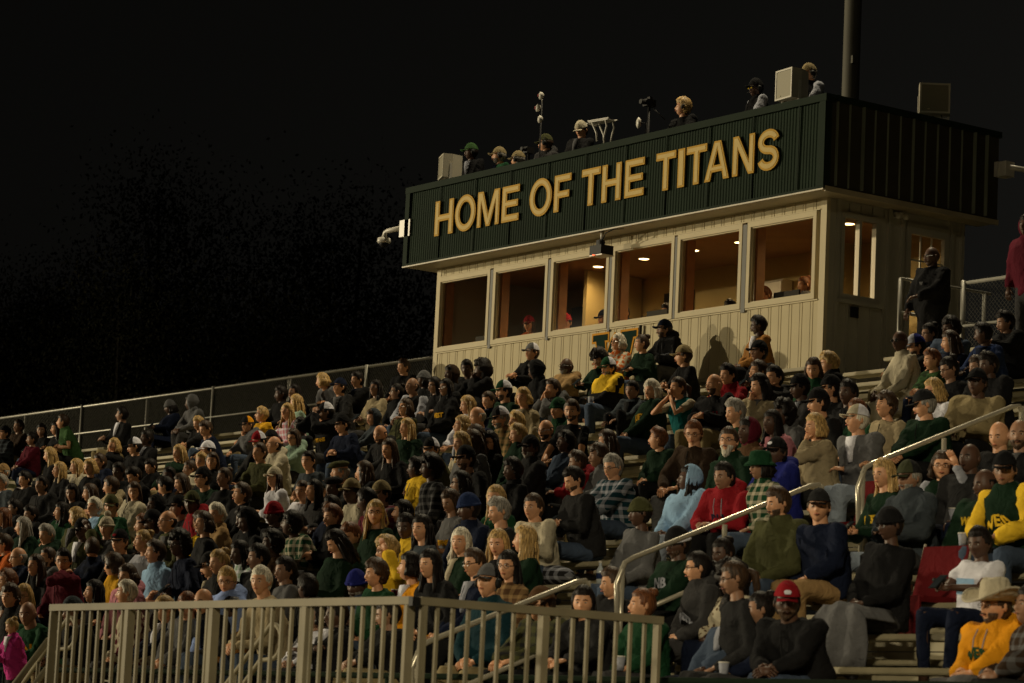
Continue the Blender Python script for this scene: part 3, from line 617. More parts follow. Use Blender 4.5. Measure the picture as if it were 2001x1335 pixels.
# ------------------------------------------------------------------ trees behind the stand
leafm = plain('leaf_clump', (.045, .045, .02), .9, 0, .35, .3); bark = plain('tree_bark', (.06, .05, .035), .9, 0, .2, 2)
def tree_mesh(seed, H, Rr, nl):
    rs = np.random.RandomState(seed); nC = 46
    ctr = rs.normal(0, 1, (nC, 3)); ctr /= np.linalg.norm(ctr, axis=1)[:, None]; ctr *= (rs.rand(nC, 1)**.5)*np.array([Rr, Rr, H*.36]); ctr[:, 2] += H*.62
    ctr[:, :2] *= (1.15-.6*np.clip((ctr[:, 2:3]-H*.3)/(H*.8), 0, 1))
    idx = rs.randint(0, nC, nl); P = ctr[idx]+rs.normal(0, 1, (nl, 3))*np.array([.9, .9, .6]); d = rs.normal(0, 1, (nl, 3)); d /= np.linalg.norm(d, axis=1)[:, None]
    e = np.cross(d, rs.normal(0, 1, (nl, 3))); e /= np.linalg.norm(e, axis=1)[:, None]; s = .035+.04*rs.rand(nl, 1)
    V = np.stack([P-d*s, P-e*s*.5, P+d*s, P+e*s*.5], 1).reshape(-1, 3)
    m = MB(); m.add(V, [(4*i, 4*i+1, 4*i+2, 4*i+3) for i in range(nl)])
    cm = m.mesh('crown'); cm.materials.append(leafm)
    m = MB(); m.tube([(0, 0, 0), (.1, .05, H*.35), (0, 0, H*.75)], np.array([.32, .22, .06]), 10)
    for k in range(12): c = ctr[k]; m.tube([(0, 0, H*.28+.02*H*k), tuple(c*.5+np.array([0, 0, H*.22])), tuple(c)], np.array([.11, .07, .025]), 6)
    tm = m.mesh('trunk'); tm.materials.append(bark); return cm, tm
tms = [tree_mesh(s, 12, 3.6, 42000) for s in (3, 8)]
TR = [(345, 285, 105, 1, 'tallest dark tree behind the left part of the fence'), (150, 395, 100, 0, 'broad dark tree far left behind the fence'), (520, 440, 98, 0, 'dark tree behind the fence where the left crowd thins'),
      (700, 335, 112, 1, 'dark tree just left of the press box security camera'), (10, 520, 108, 0, 'low dark tree at the far left edge'), (260, 480, 92, 1, 'lower dark tree in front of the tallest tree')]
for k, (u, v, dist, i, lb) in enumerate(TR):
    q = ray(u, v)*dist; s = (q[2]-GZ)/12.6
    t = empty('tree', (q[0], q[1], GZ), lb, 'tree', 'dark trees behind the stand'); t.scale = (s*.8, s*.8, s); t.rotation_euler.z = k*1.3
    for nm, me in zip(('crown', 'trunk'), tms[i]): oo = bpy.data.objects.new(nm, me); C.objects.link(oo); oo.parent = t
# ------------------------------------------------------------------ people
def rotx(a): c, s = math.cos(a), math.sin(a); return np.array([[1, 0, 0], [0, c, -s], [0, s, c]])
def roty(a): c, s = math.cos(a), math.sin(a); return np.array([[c, 0, s], [0, 1, 0], [-s, 0, c]])
def rotz(a): c, s = math.cos(a), math.sin(a); return np.array([[c, -s, 0], [s, c, 0], [0, 0, 1]])
TH = np.concatenate([np.linspace(-math.pi, -1.2, 7)[:-1], np.linspace(-1.2, 1.2, 17)[:-1], np.linspace(1.2, math.pi, 7)[:-1]])   # denser over the face
CZ = np.array([.985, .93, .84, .72, .58, .42, .28, .16, .05, -.06, -.17, -.28, -.38, -.48, -.58, -.68, -.79, -.9, -.97])
def head_grid(wd=1., jaw=1., th=TH, cz=CZ, face=True):
    t, z = np.meshgrid(th, cz); r = np.sqrt(1-z*z); x = r*np.sin(t); y = -r*np.cos(t)
    low = np.clip(-z, 0, 1); fr = np.clip(-y, 0, 1)
    X = x*.076*wd*(1-.27*low**1.4*jaw); Yf = np.where(y < 0, y*.088, y*.102*(1-.5*low)); Zz = z*.118
    Yf = Yf-.010*low*(y < 0)*(1-np.abs(x))
    if face:
        g = lambda tc, zc, ts, zs: np.exp(-((t-tc)/ts)**2-((z-zc)/zs)**2)
        Yf = Yf-.026*np.exp(-(t/.15)**2)*np.clip((.12-z)/.36, 0, 1)*(z > -.30)*(1-.3*(z < -.26))
        Yf = Yf+.011*(g(.36, .03, .17, .09)+g(-.36, .03, .17, .09))-.005*(g(.36, .17, .25, .06)+g(-.36, .17, .25, .06))
        Yf = Yf-.006*g(0, -.47, .28, .055)+.004*g(0, -.56, .3, .05)-.008*g(0, -.76, .3, .12)
        X = X*(1+.05*np.exp(-((z+.15)/.2)**2)*(np.abs(t) > .5))
    return np.stack([X, Yf, Zz], -1), t, z
def grid_faces(nr, nc, closed=True):
    return [(r*nc+c, r*nc+(c+1) % nc, (r+1)*nc+(c+1) % nc, (r+1)*nc+c) for r in range(nr-1) for c in range(nc if closed else nc-1)]
def add_grid(mb, P, mi=0, cap=True):
    nr, nc = P.shape[:2]; Fs = [tuple(reversed(f)) for f in grid_faces(nr, nc)]
    if cap: Fs.append(tuple(range(nc))); Fs.append(tuple((nr-1)*nc+i for i in range(nc-1, -1, -1)))
    mb.add(P.reshape(-1, 3), Fs, mi)
def ik(S, Hd, l1, l2, pole):
    d = Hd-S; L = np.linalg.norm(d); mx = (l1+l2)*.985
    if L > mx: Hd = S+d/L*mx; d = Hd-S; L = mx
    a = (l1*l1-l2*l2+L*L)/(2*L); h = math.sqrt(max(l1*l1-a*a, 0)); u = d/L; p = np.array(pole, float); p = p-u*(p@u); p /= np.linalg.norm(p)+1e-9
    return S+u*a+p*h, Hd
def hand(mb, W, d, nrm, side, curl=.5, s=1.):
    d = d/np.linalg.norm(d); nrm = nrm-d*(nrm@d); nrm /= np.linalg.norm(nrm)+1e-9; sd = np.cross(d, nrm)*side
    mb.tube([W-d*.01, W+d*.03*s, W+d*.075*s], np.array([.024, .036, .034])*s, 8, 0, up=nrm, flat=.5)
    for k, (o, L) in enumerate(((-.027, .062), (-.009, .07), (.009, .066), (.026, .052))):
        b = W+d*.07*s+sd*o*s; a1 = curl*.7; a2 = curl*1.6
        p1 = b+(d*math.cos(a1)+nrm*math.sin(a1))*L*.5*s; p2 = p1+(d*math.cos(a2)+nrm*math.sin(a2))*L*.5*s
        mb.tube([b, p1, p2], np.array([.0095, .009, .007])*s, 5)
    b = W+d*.02*s-sd*.03*s; mb.tube([b, b+(-sd*.6+d*.8)*.032*s, b+(-sd*.45+d*.9+nrm*.5)*.055*s], np.array([.012, .011, .008])*s, 5)
def wrinkle(V, rs, amp):
    D = np.zeros(len(V)); W_ = V+.03*np.sin(V[:, [1, 2, 0]]*11+rs.rand(3)*6)
    for _ in range(6):
        k = rs.normal(0, 1, 3)*rs.choice([9, 15, 24]); D += ((1-np.abs(np.sin(W_@k+rs.rand()*6)))**1.6)*(14/max(10, np.linalg.norm(k)))
    return amp*(D/2.0-.55)
REM = []
def remesh_later(o, vox, rs, amp): REM.append((o, vox, rs, amp))

def person(sp):
    """sp: dict with pose, size, skin, hair, hat, top, legs ...; returns root and local head-top offset"""
    rs = np.random.RandomState(sp['seed']); s = sp['s']; child = sp['sex'] == 'c'; wom = sp['sex'] == 'w'
    lean = math.radians(sp['lean']); stand_ = sp['pose'] == 'stand'; bw = sp['wide']*(.9 if wom else 1.)*(.82 if child else 1.)
    hs = (.93 if child else (.96 if wom else 1.02))                         # head scale
    hip = np.array([0, 0, .10]); Rt = rotx(lean)@roty(math.radians(sp.get('roll', 0)))
    T = lambda x, y, z: hip+Rt@(np.array([x*bw, y, z*s]))
    nb = T(0, .01, .522); Rn = rotx(lean*.45); Hc = nb+Rn@np.array([0, -.018, .121*(.6+.4*s)])
    Rh = rotz(math.radians(sp['turn']))@rotx(math.radians(sp['nod'])) 
    HH = lambda P: Hc+(np.asarray(P)*hs)@Rh.T
    top_off = HH([0, 0, .118+sp['hatlift']])
    if sp.get('measure'): return top_off
    root = empty('person', sp['loc'], sp['label'], 'person', sp.get('group')); root.rotation_euler.z = math.radians(sp['yaw'])
    if sp.get('scale', 1) != 1: root.scale = (sp['scale'],)*3
    # joints
    sh = [T(sd*.165, .01, .455) for sd in (-1, 1)]
    l1, l2 = .275*s, .245*s
    tgt = {'lap': [(-.05, -.30, .18), (.05, -.31, .19)], 'knee': [(-.10, -.40, .24), (.06, -.41, .25)], 'clasp': [(-.03, -.44, .2), (.03, -.44, .2)], 'cross': [(.10, -.19, .36), (-.10, -.22, .33)],
           'phone': [(-.045, -.33, .33), (.045, -.33, .33)], 'clap': [(-.03, -.34, .42), (.03, -.34, .42)], 'down': [(-.24, -.08, .06), (.24, -.08, .06)], 'side': [(-.25, -.12, .1), (.07, -.3, .2)]}
    arm = sp['arm']
    if arm in tgt: hd = [np.array(t, float) for t in tgt[arm]]
    elif arm == 'face': hd = [np.array((-.05, -.32, .2)), Hc+Rh@np.array([.03, -.10, -.13])]
    elif arm == 'both': hd = [Hc+Rh@np.array([-.03, -.115, -.11]), Hc+Rh@np.array([.03, -.115, -.11])]
    elif arm == 'binoc': hd = [Hc+Rh@np.array([-.05, -.15, .0]), Hc+Rh@np.array([.05, -.15, .0])]
    elif arm == 'raise': hd = [np.array((-.05, -.3, .2)), T(.30, -.18, .62)]
    elif arm == 'hang': hd = [np.array((-.24, -.08, -.05)), np.array((.24, -.08, -.05))]
    else: hd = [np.array((-.05, -.3, .18)), np.array((.05, -.3, .18))]
    hd = [h+rs.normal(0, .012, 3) for h in hd]
    for k in range(2):
        if arm in ('lap', 'knee', 'clasp', 'phone', 'clap', 'cross', 'face', 'side'): hd[k][2] = hd[k][2]*(.75+.25*s)
    el = []
    for k, sd in enumerate((-1, 1)):
        pole = (sd*.9, .35, -.8) if arm not in ('raise',) or k == 0 else (sd*.9, 0, -1)
        if arm in ('binoc', 'both'): pole = (sd*.7, -.1, -1)
        e, h = ik(sh[k], hd[k], l1, l2, pole); el.append(e); hd[k] = h
    # --- body: one column from pelvis to crown, with arms and legs
    mb = MB(); a = np.linspace(0, 2*math.pi, 14, endpoint=False)
    ring = lambda c, rx, ry, M: c+np.stack([rx*np.cos(a), ry*np.sin(a), 0*a], 1)@M.T
    neck_r = .056*(.85 if wom or child else 1.05)
    col = [ring(T(0, 0, z), .1*bw, .08, Rt) for z in (.0, .2, .4)]+[ring(T(0, .01, .48), .07, .06, Rt), ring(nb, neck_r, neck_r*1.02, Rn), ring(nb*.4+Hc*.6+np.array([0, .0, 0]), neck_r*.95, neck_r, Rn), ring(HH([0, .01, -.02]), .05, .05, Rh)]
    mb.loft(col)
    G, t_, z_ = head_grid(1.0 if not child else 1.06, .8 if wom or child else 1.)
    add_grid(mb, HH(G.reshape(-1, 3)).reshape(G.shape))
    for sd in (-1, 1):
        mb.blob(HH([sd*.079, .012, -.004]), np.array([.012, .02, .031])*hs, 7, 5, 0, Rh@rotz(sd*.3))
        mb.blob(HH([sd*.030, -.0715, .003]), np.array([.014, .007, .0062])*hs, 8, 5, 2, Rh)
        mb.blob(HH([sd*.030, -.077, .003]), np.array([.0062, .0035, .0062])*hs, 6, 4, 4, Rh)
        mb.tube([HH([sd*.013, -.0865, .0195]), HH([sd*.031, -.085, .025]), HH([sd*.050, -.073, .020])], np.array([.003, .0042, .002])*hs, 5, 3)
    mb.tube([HH([-.023, -.088, -.055]), HH([0, -.0985, -.0545]), HH([.023, -.088, -.055])], np.array([.002, .0055, .002])*hs, 6, 1)
    for k, sd in enumerate((-1, 1)):
        mb.tube([T(sd*.08, .0, .44), sh[k], (sh[k]+el[k])/2, el[k], (el[k]*.5+hd[k]*.5), hd[k]], np.array([.05, .05, .042, .036, .033, .024])*(.85 if wom or child else 1), 8)
        dd = hd[k]-el[k]; 
        nrm = np.array([-sd*.8, 0, -.5]) if arm in ('lap', 'clasp', 'clap', 'phone', 'both') else np.array([0, .3, -1.])
        if arm == 'raise' and k == 1: nrm = np.array([0, -1., 0]); 
        hand(mb, hd[k], dd/np.linalg.norm(dd) if not (arm in ('lap', 'clasp', 'phone')) else dd/np.linalg.norm(dd)*.7+np.array([-sd*.5, -.3, 0]), nrm, sd, .1 if arm == 'raise' and k else .6, .95 if wom else (.8 if child else 1.05))
    # legs
    kn = []; ft = []
    if stand_:
        for sd in (-1, 1): kn.append(np.array([sd*.10, -.02, -.36])); ft.append(np.array([sd*.11, .02, -.80]))
    else:
        th_l = .43*(.9 if child else 1)
        spl = rs.uniform(.5, 1.6) if not wom else rs.uniform(.4, .8)
        for sd in (-1, 1):
            kz = .10+rs.uniform(0, .03)+sp.get('kneeup', 0)
            kn.append(np.array([sd*.11*spl, -th_l, kz])); ft.append(np.array([sd*.11*spl+rs.uniform(-.03, .03), -th_l+rs.uniform(-.06, .10), -.36]))
    for k, sd in enumerate((-1, 1)):
        mb.tube([hip+np.array([sd*.07, 0, 0]), kn[k], ft[k]], np.array([.06, .045, .035]), 7)
    body = mb.build('body', [skin(sp['skin']), lips(sp['skin']), plain('eye_white', (.5, .46, .4), .3, var=0), hairmat(sp['hc'] if sp['hc'] not in 'wy' else 'b'), plain('iris_dark', (.02, .012, .008), .2, var=0)], root, True)
    # --- garments
    m = MB(); puff = sp['puff']; b2 = bw
    prof = [(-.06, .175, .14), (.05, .192, .158), (.17, .190, .156), (.30, .190, .146), (.40, .196, .132), (.455, .182, .112), (.50, .124, .09), (.535, .078, .076), (.56, .066, .068)]
    if not (sp['collar'] or sp['hooddown'] or sp.get('hoodup')): prof = prof[:6]+[(.495, .125, .094), (.515, .088, .08)]
    if wom: prof = [(z, rx*(.94 if .1 < z < .25 else 1), ry*(1.07 if .28 < z < .42 else .97)) for z, rx, ry in prof]
    if stand_: prof = [(-.16, .165, .12)]+prof
    a = np.linspace(0, 2*math.pi, 18, endpoint=False)
    m.loft([T(0, .0, 0)*0+hip+(np.stack([rx*b2*puff*np.cos(a), ry*puff*(sp['wide']**.7)*np.sin(a)+.012, 0*a+z*s], 1))@Rt.T for z, rx, ry in prof])
    slv = MB(); tgtm = slv if sp.get('sleeve') else m
    short = sp['short']
    for k, sd in enumerate((-1, 1)):
        r = np.array([.070, .074, .069, .064, .058, .046])*puff*(.88 if wom or child else 1)*(.55+.45*sp['wide']); P = [T(sd*.10, .01, .43), sh[k]+np.array([0, 0, -.005]), (sh[k]+el[k])/2, el[k], el[k]*.5+hd[k]*.5, hd[k]-(hd[k]-el[k])*.05]
        if short: P = P[:3]+[(sh[k]*.35+el[k]*.65)]; r = np.array([.066, .066, .062, .060])*puff*(.85 if wom or child else 1)
        tgtm.tube(P, r, 10)
        tgtm.blob(sh[k], r[1]*1.0, 10, 7)
        if not short: tgtm.blob(el[k], r[3], 8, 6)
    nm = sp['topname']
    if sp.get('hooddown'):
        q = np.linspace(-2.3, 2.3, 11); P = [T(.104*math.sin(x), .035+.105*math.cos(x), .515+.035*math.cos(x)) for x in q]
        m.tube(P, np.array([.024, .034, .042, .05, .058, .066, .058, .05, .042, .034, .024]), 9)
    elif sp.get('collar'):
        q = np.linspace(-2.6, 2.6, 11); m.tube([T(.068*math.sin(x), .015+.07*math.cos(x), .545) for x in q], .021, 8)
    if sp.get('hoodup'):
        Gh, th_, zh_ = head_grid(1.0, .3, np.linspace(-math.pi, math.pi, 25)[:-1], CZ[:-2], False)
        Gh = Gh*np.array([1.32, 1.26, 1.22])+np.array([0, .012, .006]); op = (np.abs(th_) < .85) & (zh_ < .60); Gh = np.where(op[..., None], Gh*.55, Gh)
        hm = MB(); add_grid(hm, HH(Gh.reshape(-1, 3)).reshape(Gh.shape)); q = np.linspace(0, 2*math.pi, 17)
        hm.blob(HH([0, .035, -.11]), np.array([.085, .075, .07]), 12, 7)
        hm.build('hood', cloth(sp['hoodc'] or sp['top']), root, True)
    amp = .025 if not sp['short'] else .02; vox = .023 if not sp['far'] else .031
    top = m.build(nm, cloth(sp['top']), root, True); remesh_later(top, vox, rs, amp)
    if sp.get('lower'): top.data.materials.append(cloth(sp['lower'])); top['split'] = .1+.30*s
    if sp.get('sleeve'): so_ = slv.build('sleeves', cloth(sp['sleeve']), root, True); remesh_later(so_, vox, rs, amp)
    pz = [p[0] for p in prof]; py = [p[2] for p in prof]
    fy = lambda z, e: -np.interp(z, pz, py)*puff*(sp['wide']**.7)+.012-e
    F_ = lambda x, z, e: hip+Rt@np.array([x, fy(z, e)+.9*x*x, z*s])
    if sp.get('inner'):
        im = MB(); zs = np.linspace(.515, .30, 7); wv = .066*np.linspace(1, .25, 7)
        im.loft([np.array([F_(-w_, z, .014), F_(0, z, .019), F_(w_, z, .014), F_(w_, z, -.03), F_(-w_, z, -.03)]) for z, w_ in zip(zs, wv)]); im.build('undershirt', cloth(sp['inner']), root, True)
    if sp.get('zip'): im = MB(); im.tube([F_(0, z, .016) for z in np.linspace(.49, .02, 7)], .0045, 5); im.build('zip', cloth(sp['zip']), root)
    if sp.get('strings'):
        for sd in (-1, 1): im = MB(); im.tube([F_(sd*.04, .49, .022), F_(sd*.045, .42, .022), F_(sd*.04, .34, .02)], .004, 5); im.build('drawstring', cloth(sp['strings']), root)
    lm = MB(); rl = 1.0*(sp['wide']**.6)*(.85 if child else 1)
    if stand_: lm.loft([hip+np.stack([.15*bw*np.cos(a), .12*np.sin(a), 0*a+z], 1) for z in (.0, -.10, -.16)])
    else: lm.blob(hip+np.array([0, .02, -.01]), np.array([.17*bw, .15, .10]), 14, 7)
    for k, sd in enumerate((-1, 1)):
        h0 = hip+np.array([sd*.085, 0, -.02]); K = kn[k]
        lm.tube([h0, h0*.5+K*.5, K*.94+h0*.06], np.array([.098, .088, .072])*rl, 10); lm.blob(K, .070*rl, 9, 6); lm.tube([K, K*.45+ft[k]*.55, ft[k]+np.array([0, 0, .02])], np.array([.067, .062, .052])*rl, 9)
    lo_ = lm.build('trousers', cloth(sp['legs']), root, True); remesh_later(lo_, .042, rs, .006)
    for k in range(2):
        shm = MB(); f0 = ft[k]; shm.tube([f0+np.array([0, .06, -.02]), f0+np.array([0, .0, -.012]), f0+np.array([0, -.1, -.03]), f0+np.array([0, -.17, -.036])], np.array([.035, .044, .043, .03]), 8, 0, up=(0, 0, 1), flat=.75); shm.build('shoe', cloth(sp['shoes']), root, True)
    # --- hair
    hst, hc = sp['hs'], sp['hc']; hat = sp['hat']
    Gq, tq, zq = head_grid(1.0, .6, TH, CZ, False)
    if hst != 'b' or True:
        if hst == 'b': fl = .30; th_h = .004
        vol = {'s': .012, 'l': .016, 'c': .045, 'f': .024, 'p': .010, 'u': .010, 'b': .004, 'm': .018}[hst]
        line = np.where(np.abs(tq) < .9, .56, np.where(np.abs(tq) < 1.25, .56-(np.abs(tq)-.9)/.35*.6, np.where(np.abs(tq) < 1.75, -.10 if hst not in 'lm' else -.6, -.62)))
        if hst == 'b': line = np.where(np.abs(tq) > 1.35, np.where(np.abs(tq) > 1.8, -.55, -.1), 2)
        if hst == 'b': up_l = .35
        mask = (zq > line) if hst != 'b' else ((zq > line) & (zq < .42))
        if not (hst == 'b' and sp['shaven']):
            nn = Gq/np.linalg.norm(Gq, axis=-1, keepdims=True)
            tex = rs.rand(*tq.shape)*(.55 if hst in 'cf' else .3)*vol+ (np.sin(tq*9+rs.rand()*6)*.15*vol)
            ext = np.where(mask, vol+tex+(.006*np.clip(zq, 0, 1) if hst != 'b' else 0), -.012)
            if hst == 's': ext += np.where(mask & (zq > .5) & (np.abs(tq) < 1), rs.rand()*.014, 0)
            if hat: ext = np.where(zq > .30, -.004, ext*.9)
            hm = MB(); P = Gq+nn*ext[..., None]; P[..., 2] += 0; add_grid(hm, HH(P.reshape(-1, 3)).reshape(P.shape))
            if hst in 'lm':
                Lh = (.20+rs.rand()*.09) if hst == 'l' else .075+rs.rand()*.03
                q = np.linspace(1.12, 2*math.pi-1.12, 20); zs = np.linspace(.035, -Lh, 9); rings = []
                for i_, zz in enumerate(zs):
                    f_ = i_/8; fl = (.006+.018*f_ if hst == 'l' else .016+.016*math.sin(f_*3)); wv = .004+.006*f_
                    rr = np.array([(.078+fl+wv*math.sin(x*11+i_*.9+rs.rand()*.5)) for x in q]); ro = np.stack([np.sin(q)*rr, -np.cos(q)*rr*1.12+.006+.02*f_*(f_ < .6), np.full(20, zz)], 1)
                    ri = np.stack([np.sin(q)*(rr-.022), -np.cos(q)*(rr-.022)*1.1+.006, np.full(20, zz)], 1)[::-1]; rings.append(HH(np.concatenate([ro, ri])))
                if lean > .2: rings = [r_+np.array([0, 0, 0]) for r_ in rings]
                hm.loft(rings[::-1])
                for _ in range(16):
                    x = rs.uniform(1.3, 2*math.pi-1.3); r_ = .088; l_ = Lh*rs.uniform(.9, 1.15); w1, w2 = rs.normal(0, .012, 2)
                    hm.tube([HH([math.sin(x)*(r_+w_), -math.cos(x)*(r_+w_)*1.12+.006, z__]) for z__, w_ in ((.05, 0), (-l_*.35, .008+w1), (-l_*.7, .012+w2), (-l_, .006+w1+w2))], np.array([.004, .011, .010, .003]), 5)
            if hst == 'c' or hst == 'f':
                R_ = .115 if hst == 'c' else .097
                for _ in range(60 if hst == 'c' else 46):
                    tt = rs.uniform(-math.pi, math.pi); zz = rs.uniform(-.35 if abs(tt) > 1.2 else .45, 1); r0 = math.sqrt(max(0, 1-zz*zz))
                    hm.blob(HH(np.array([r0*math.sin(tt)*R_*.95, -r0*math.cos(tt)*R_+.012, zz*(R_+.018)])), rs.uniform(.014, .024 if hst == 'f' else .03), 6, 4)
            if hst == 'p': hm.tube([HH([0, .105, .04]), HH([0, .15, .01]), HH([0, .15, -.09]), HH([.01, .13, -.17])], np.array([.025, .034, .026, .01]), 9)
            if hst == 'u': hm.blob(HH([0, .075, .105]), np.array([.045, .045, .038]), 10, 7)
            hm.build('hair', hairmat(hc), root, True)
    if sp.get('beard'):
        msk = (zq < -.34) & (np.abs(tq) < 1.3) & ~((zq > -.60) & (np.abs(tq) < .42)); Gf, _, _ = head_grid(1., 1., TH, CZ, True); nn = Gf/np.linalg.norm(Gf, axis=-1, keepdims=True)
        P = Gf+nn*np.where(msk, .004+rs.rand(*tq.shape)*.003, -.01)[..., None]
        if sp['beard'] == 'long': P[..., 2] -= np.where((zq < -.6) & (np.abs(tq) < 1), .035, 0)
        hm = MB(); add_grid(hm, HH(P.reshape(-1, 3)).reshape(P.shape)); hm.tube([HH([-.026, -.092, -.052]), HH([0, -.104, -.046]), HH([.026, -.092, -.052])], .005, 5); hm.build('beard', hairmat({'k': 'd', 'b': 'd'}.get(sp.get('beardc', hc), sp.get('beardc', hc))), root, True)
    # --- headwear
    if hat:
        k, *cc = hat.split(':'); c1 = cloth(cc[0]); c2 = cloth(cc[1]) if len(cc) > 1 else c1
        if k in ('C', 'N'):
            sel = CZ > .22; P = Gq[:sel.sum()].copy(); nn = P/np.linalg.norm(P, axis=-1, keepdims=True); P = P+nn*(.014+.010*np.clip(zq[:sel.sum(), :, None], 0, 1)); P[..., 2] = P[..., 2]*1.03+.004
            hm = MB(); V = HH(P.reshape(-1, 3)); nr, nc = P.shape[:2]; fs = [tuple(reversed(f)) for f in grid_faces(nr, nc)]; hm.add(V, fs+[tuple(range(nc))])
            tm_ = ((TH+np.roll(TH, -1))/2); tm_[-1] = math.pi
            hm.m = [(1 if abs(tm_[i % nc]) > 1.35 else 0) for i in range(len(fs))]+[0]
            cap = hm.build('cap', [c1, c2], root, True)
            bm_ = MB(); q = np.linspace(-1.0, 1.0, 11); dirn = -1 if k == 'C' else 1
            inn = np.stack([np.sin(q)*.080, -np.cos(q)*.094, np.full(11, .034)], 1); out = np.stack([np.sin(q)*.083, -np.cos(q)*.094-.075*np.cos(q*1.1)**.6, .030-.016*np.abs(q)], 1)
            if k == 'N': inn[:, 1] *= -1; out[:, 1] *= -1
            th = np.array([0, 0, .005]); P4 = np.stack([inn, out, out-th, inn-th], 1); bm_.loft([HH(p_) for p_ in P4], 0, True); bm_.build('visor', c1, cap, True)
            bm_ = MB(); bm_.blob(HH([0, .0, .146]), np.array([.008, .008, .005]), 6, 4); bm_.build('button', c1, cap)
            if sp.get('logo'): bm_ = MB(); bm_.blob(HH([0, -.102, .075]), np.array([.026, .005, .018]), 8, 5, 0, Rh@rotx(-.35)); bm_.build('badge', cloth(sp['logo']), cap)
        elif k == 'F':
            hm = MB(); hm.blob(HH([0, -.012, .085]), np.array([.098, .122, .045])*hs, 16, 8, 0, Rh@rotx(.15)); hm.tube([HH([-.05, -.10, .055]), HH([0, -.135, .05]), HH([.05, -.10, .055])], np.array([.01, .02, .01]), 6, flat=.4); hm.build('flat_cap', c1, root, True)
        elif k == 'B':
            sel = CZ > .1; P = Gq[:sel.sum()].copy(); nn = P/np.linalg.norm(P, axis=-1, keepdims=True); P = P+nn*.017; P[..., 2] *= 1.10; hm = MB(); fs = [tuple(reversed(f)) for f in grid_faces(*P.shape[:2])]
            hm.add(HH(P.reshape(-1, 3)), fs+[tuple(range(P.shape[1]))]); bo = hm.build('beanie', c1, root, True)
            q = np.linspace(0, 2*math.pi, 19); hm = MB(); hm.tube([HH([math.sin(x)*.086, -math.cos(x)*.102+.004, .028]) for x in q], .014, 7, up=(0, 0, 1)); hm.build('cuff', c2, bo, True)
            if sp.get('pom'): hm = MB(); hm.blob(HH([0, .02, .165]), .042, 10, 8); hm.build('pompom', c1, bo, True)
        elif k == 'K':     # bucket hat
            hm = MB(); q = np.linspace(0, 2*math.pi, 19)[:-1]; rr = [(.05, .15), (.078, .14), (.09, .10), (.095, .055), (.125, .03), (.135, .012)]
            hm.loft([HH(np.stack([np.sin(q)*r_, -np.cos(q)*r_*1.15, np.full(18, z__)], 1)) for r_, z__ in rr], 0, True); hm.build('bucket_hat', c1, root, True)
        elif k == 'W':     # cowboy hat
            hm = MB(); q = np.linspace(0, 2*math.pi, 29)[:-1]
            def rg(rx, ry, z__, curl): return HH(np.stack([np.sin(q)*rx, -np.cos(q)*ry, z__+curl*np.abs(np.sin(q))**2.2-curl*.25*np.abs(np.cos(q))**2], 1))
            hm.loft([rg(.035, .06, .150, .02), rg(.062, .085, .168, .012), rg(.078, .10, .145, .0), rg(.084, .104, .09, 0), rg(.088, .108, .045, 0), rg(.125, .15, .036, .012), rg(.165, .19, .034, .045), rg(.185, .215, .036, .085), rg(.183, .213, .030, .083), rg(.12, .15, .028, .012), rg(.08, .10, .032, 0)], 0, True)
            co_ = hm.build('cowboy_hat', c1, root, True)
    if sp.get('glasses'):
        gm = MB(); q = np.linspace(0, 2*math.pi, 11)
        for sd in (-1, 1):
            P = [HH([sd*.031+.022*math.cos(x), -.0935+.006*abs(math.cos(x)), .003+.015*math.sin(x)]) for x in q]; gm.tube(P, .0018, 4, cap=False)
            gm.tube([HH([sd*.053, -.087, .006]), HH([sd*.080, -.03, .008]), HH([sd*.082, .02, .004])], .0022, 4)
        gm.tube([HH([-.009, -.097, .006]), HH([.009, -.097, .006])], .0022, 4); go = gm.build('glasses', M_GLS, root)
        if sp['glasses'] == 'sun':
            gm = MB()
            for sd in (-1, 1): gm.blob(HH([sd*.031, -.094, .003]), np.array([.021, .004, .015]), 8, 4, 0, Rh)
            gm.build('lens', plain('tinted_lens_'+(sp.get('lens') or 'k'), (.5, .35, .02) if sp.get('lens') else (.01, .01, .01), .08, var=0), go, True)
    if sp.get('phones'):
        gm = MB(); gm.tube([HH([.092*math.cos(x), .0, .13*math.sin(x)+.0]) for x in np.linspace(0, math.pi, 11)], .007, 6)
        for sd in (-1, 1): gm.blob(HH([sd*.092, .0, -.005]), np.array([.022, .036, .042]), 10, 6, 0, Rh)
        gm.tube([HH([-.1, -.01, -.02]), HH([-.075, -.1, -.05])], .003, 4); gm.build('headphones', M_BLACK, root, True)
    if sp.get('ear'): gm = MB(); gm.tube([HH([.086, .01, -.045]), HH([.086, .03, -.065]), HH([.086, .01, -.085]), HH([.086, -.01, -.065]), HH([.086, .01, -.045])], .002, 4); gm.build('earring', M_ALUB, root)
    if sp.get('print'):
        txt, colr, size = sp['print']; fc = bpy.data.curves.new('t', 'FONT'); fc.body = txt; fc.align_x = 'CENTER'; fc.align_y = 'CENTER'; fc.size = size; fc.extrude = .002; fc.offset = .004; fc.resolution_u = 2
        to = bpy.data.objects.new('t', fc); C.objects.link(to); bpy.context.view_layer.update(); me = bpy.data.meshes.new_from_object(to.evaluated_get(bpy.context.evaluated_depsgraph_get())); bpy.data.objects.remove(to); bpy.data.curves.remove(fc)
        n = len(me.vertices); P = np.zeros(n*3); me.vertices.foreach_get('co', P); P = P.reshape(-1, 3)
        dx = sp.get('printx', 0); xx = P[:, 0]+dx; zz = P[:, 1]+.31*s+sp.get('printz', 0); ar = sp.get('arch', 0); zz = zz-ar*P[:, 0]**2*6
        rx, ry = .196*b2*puff, .150*puff*(sp['wide']**.7); yy = -ry*np.sqrt(np.clip(1-(xx/rx)**2, .05, 1))+.012-.016-P[:, 2]
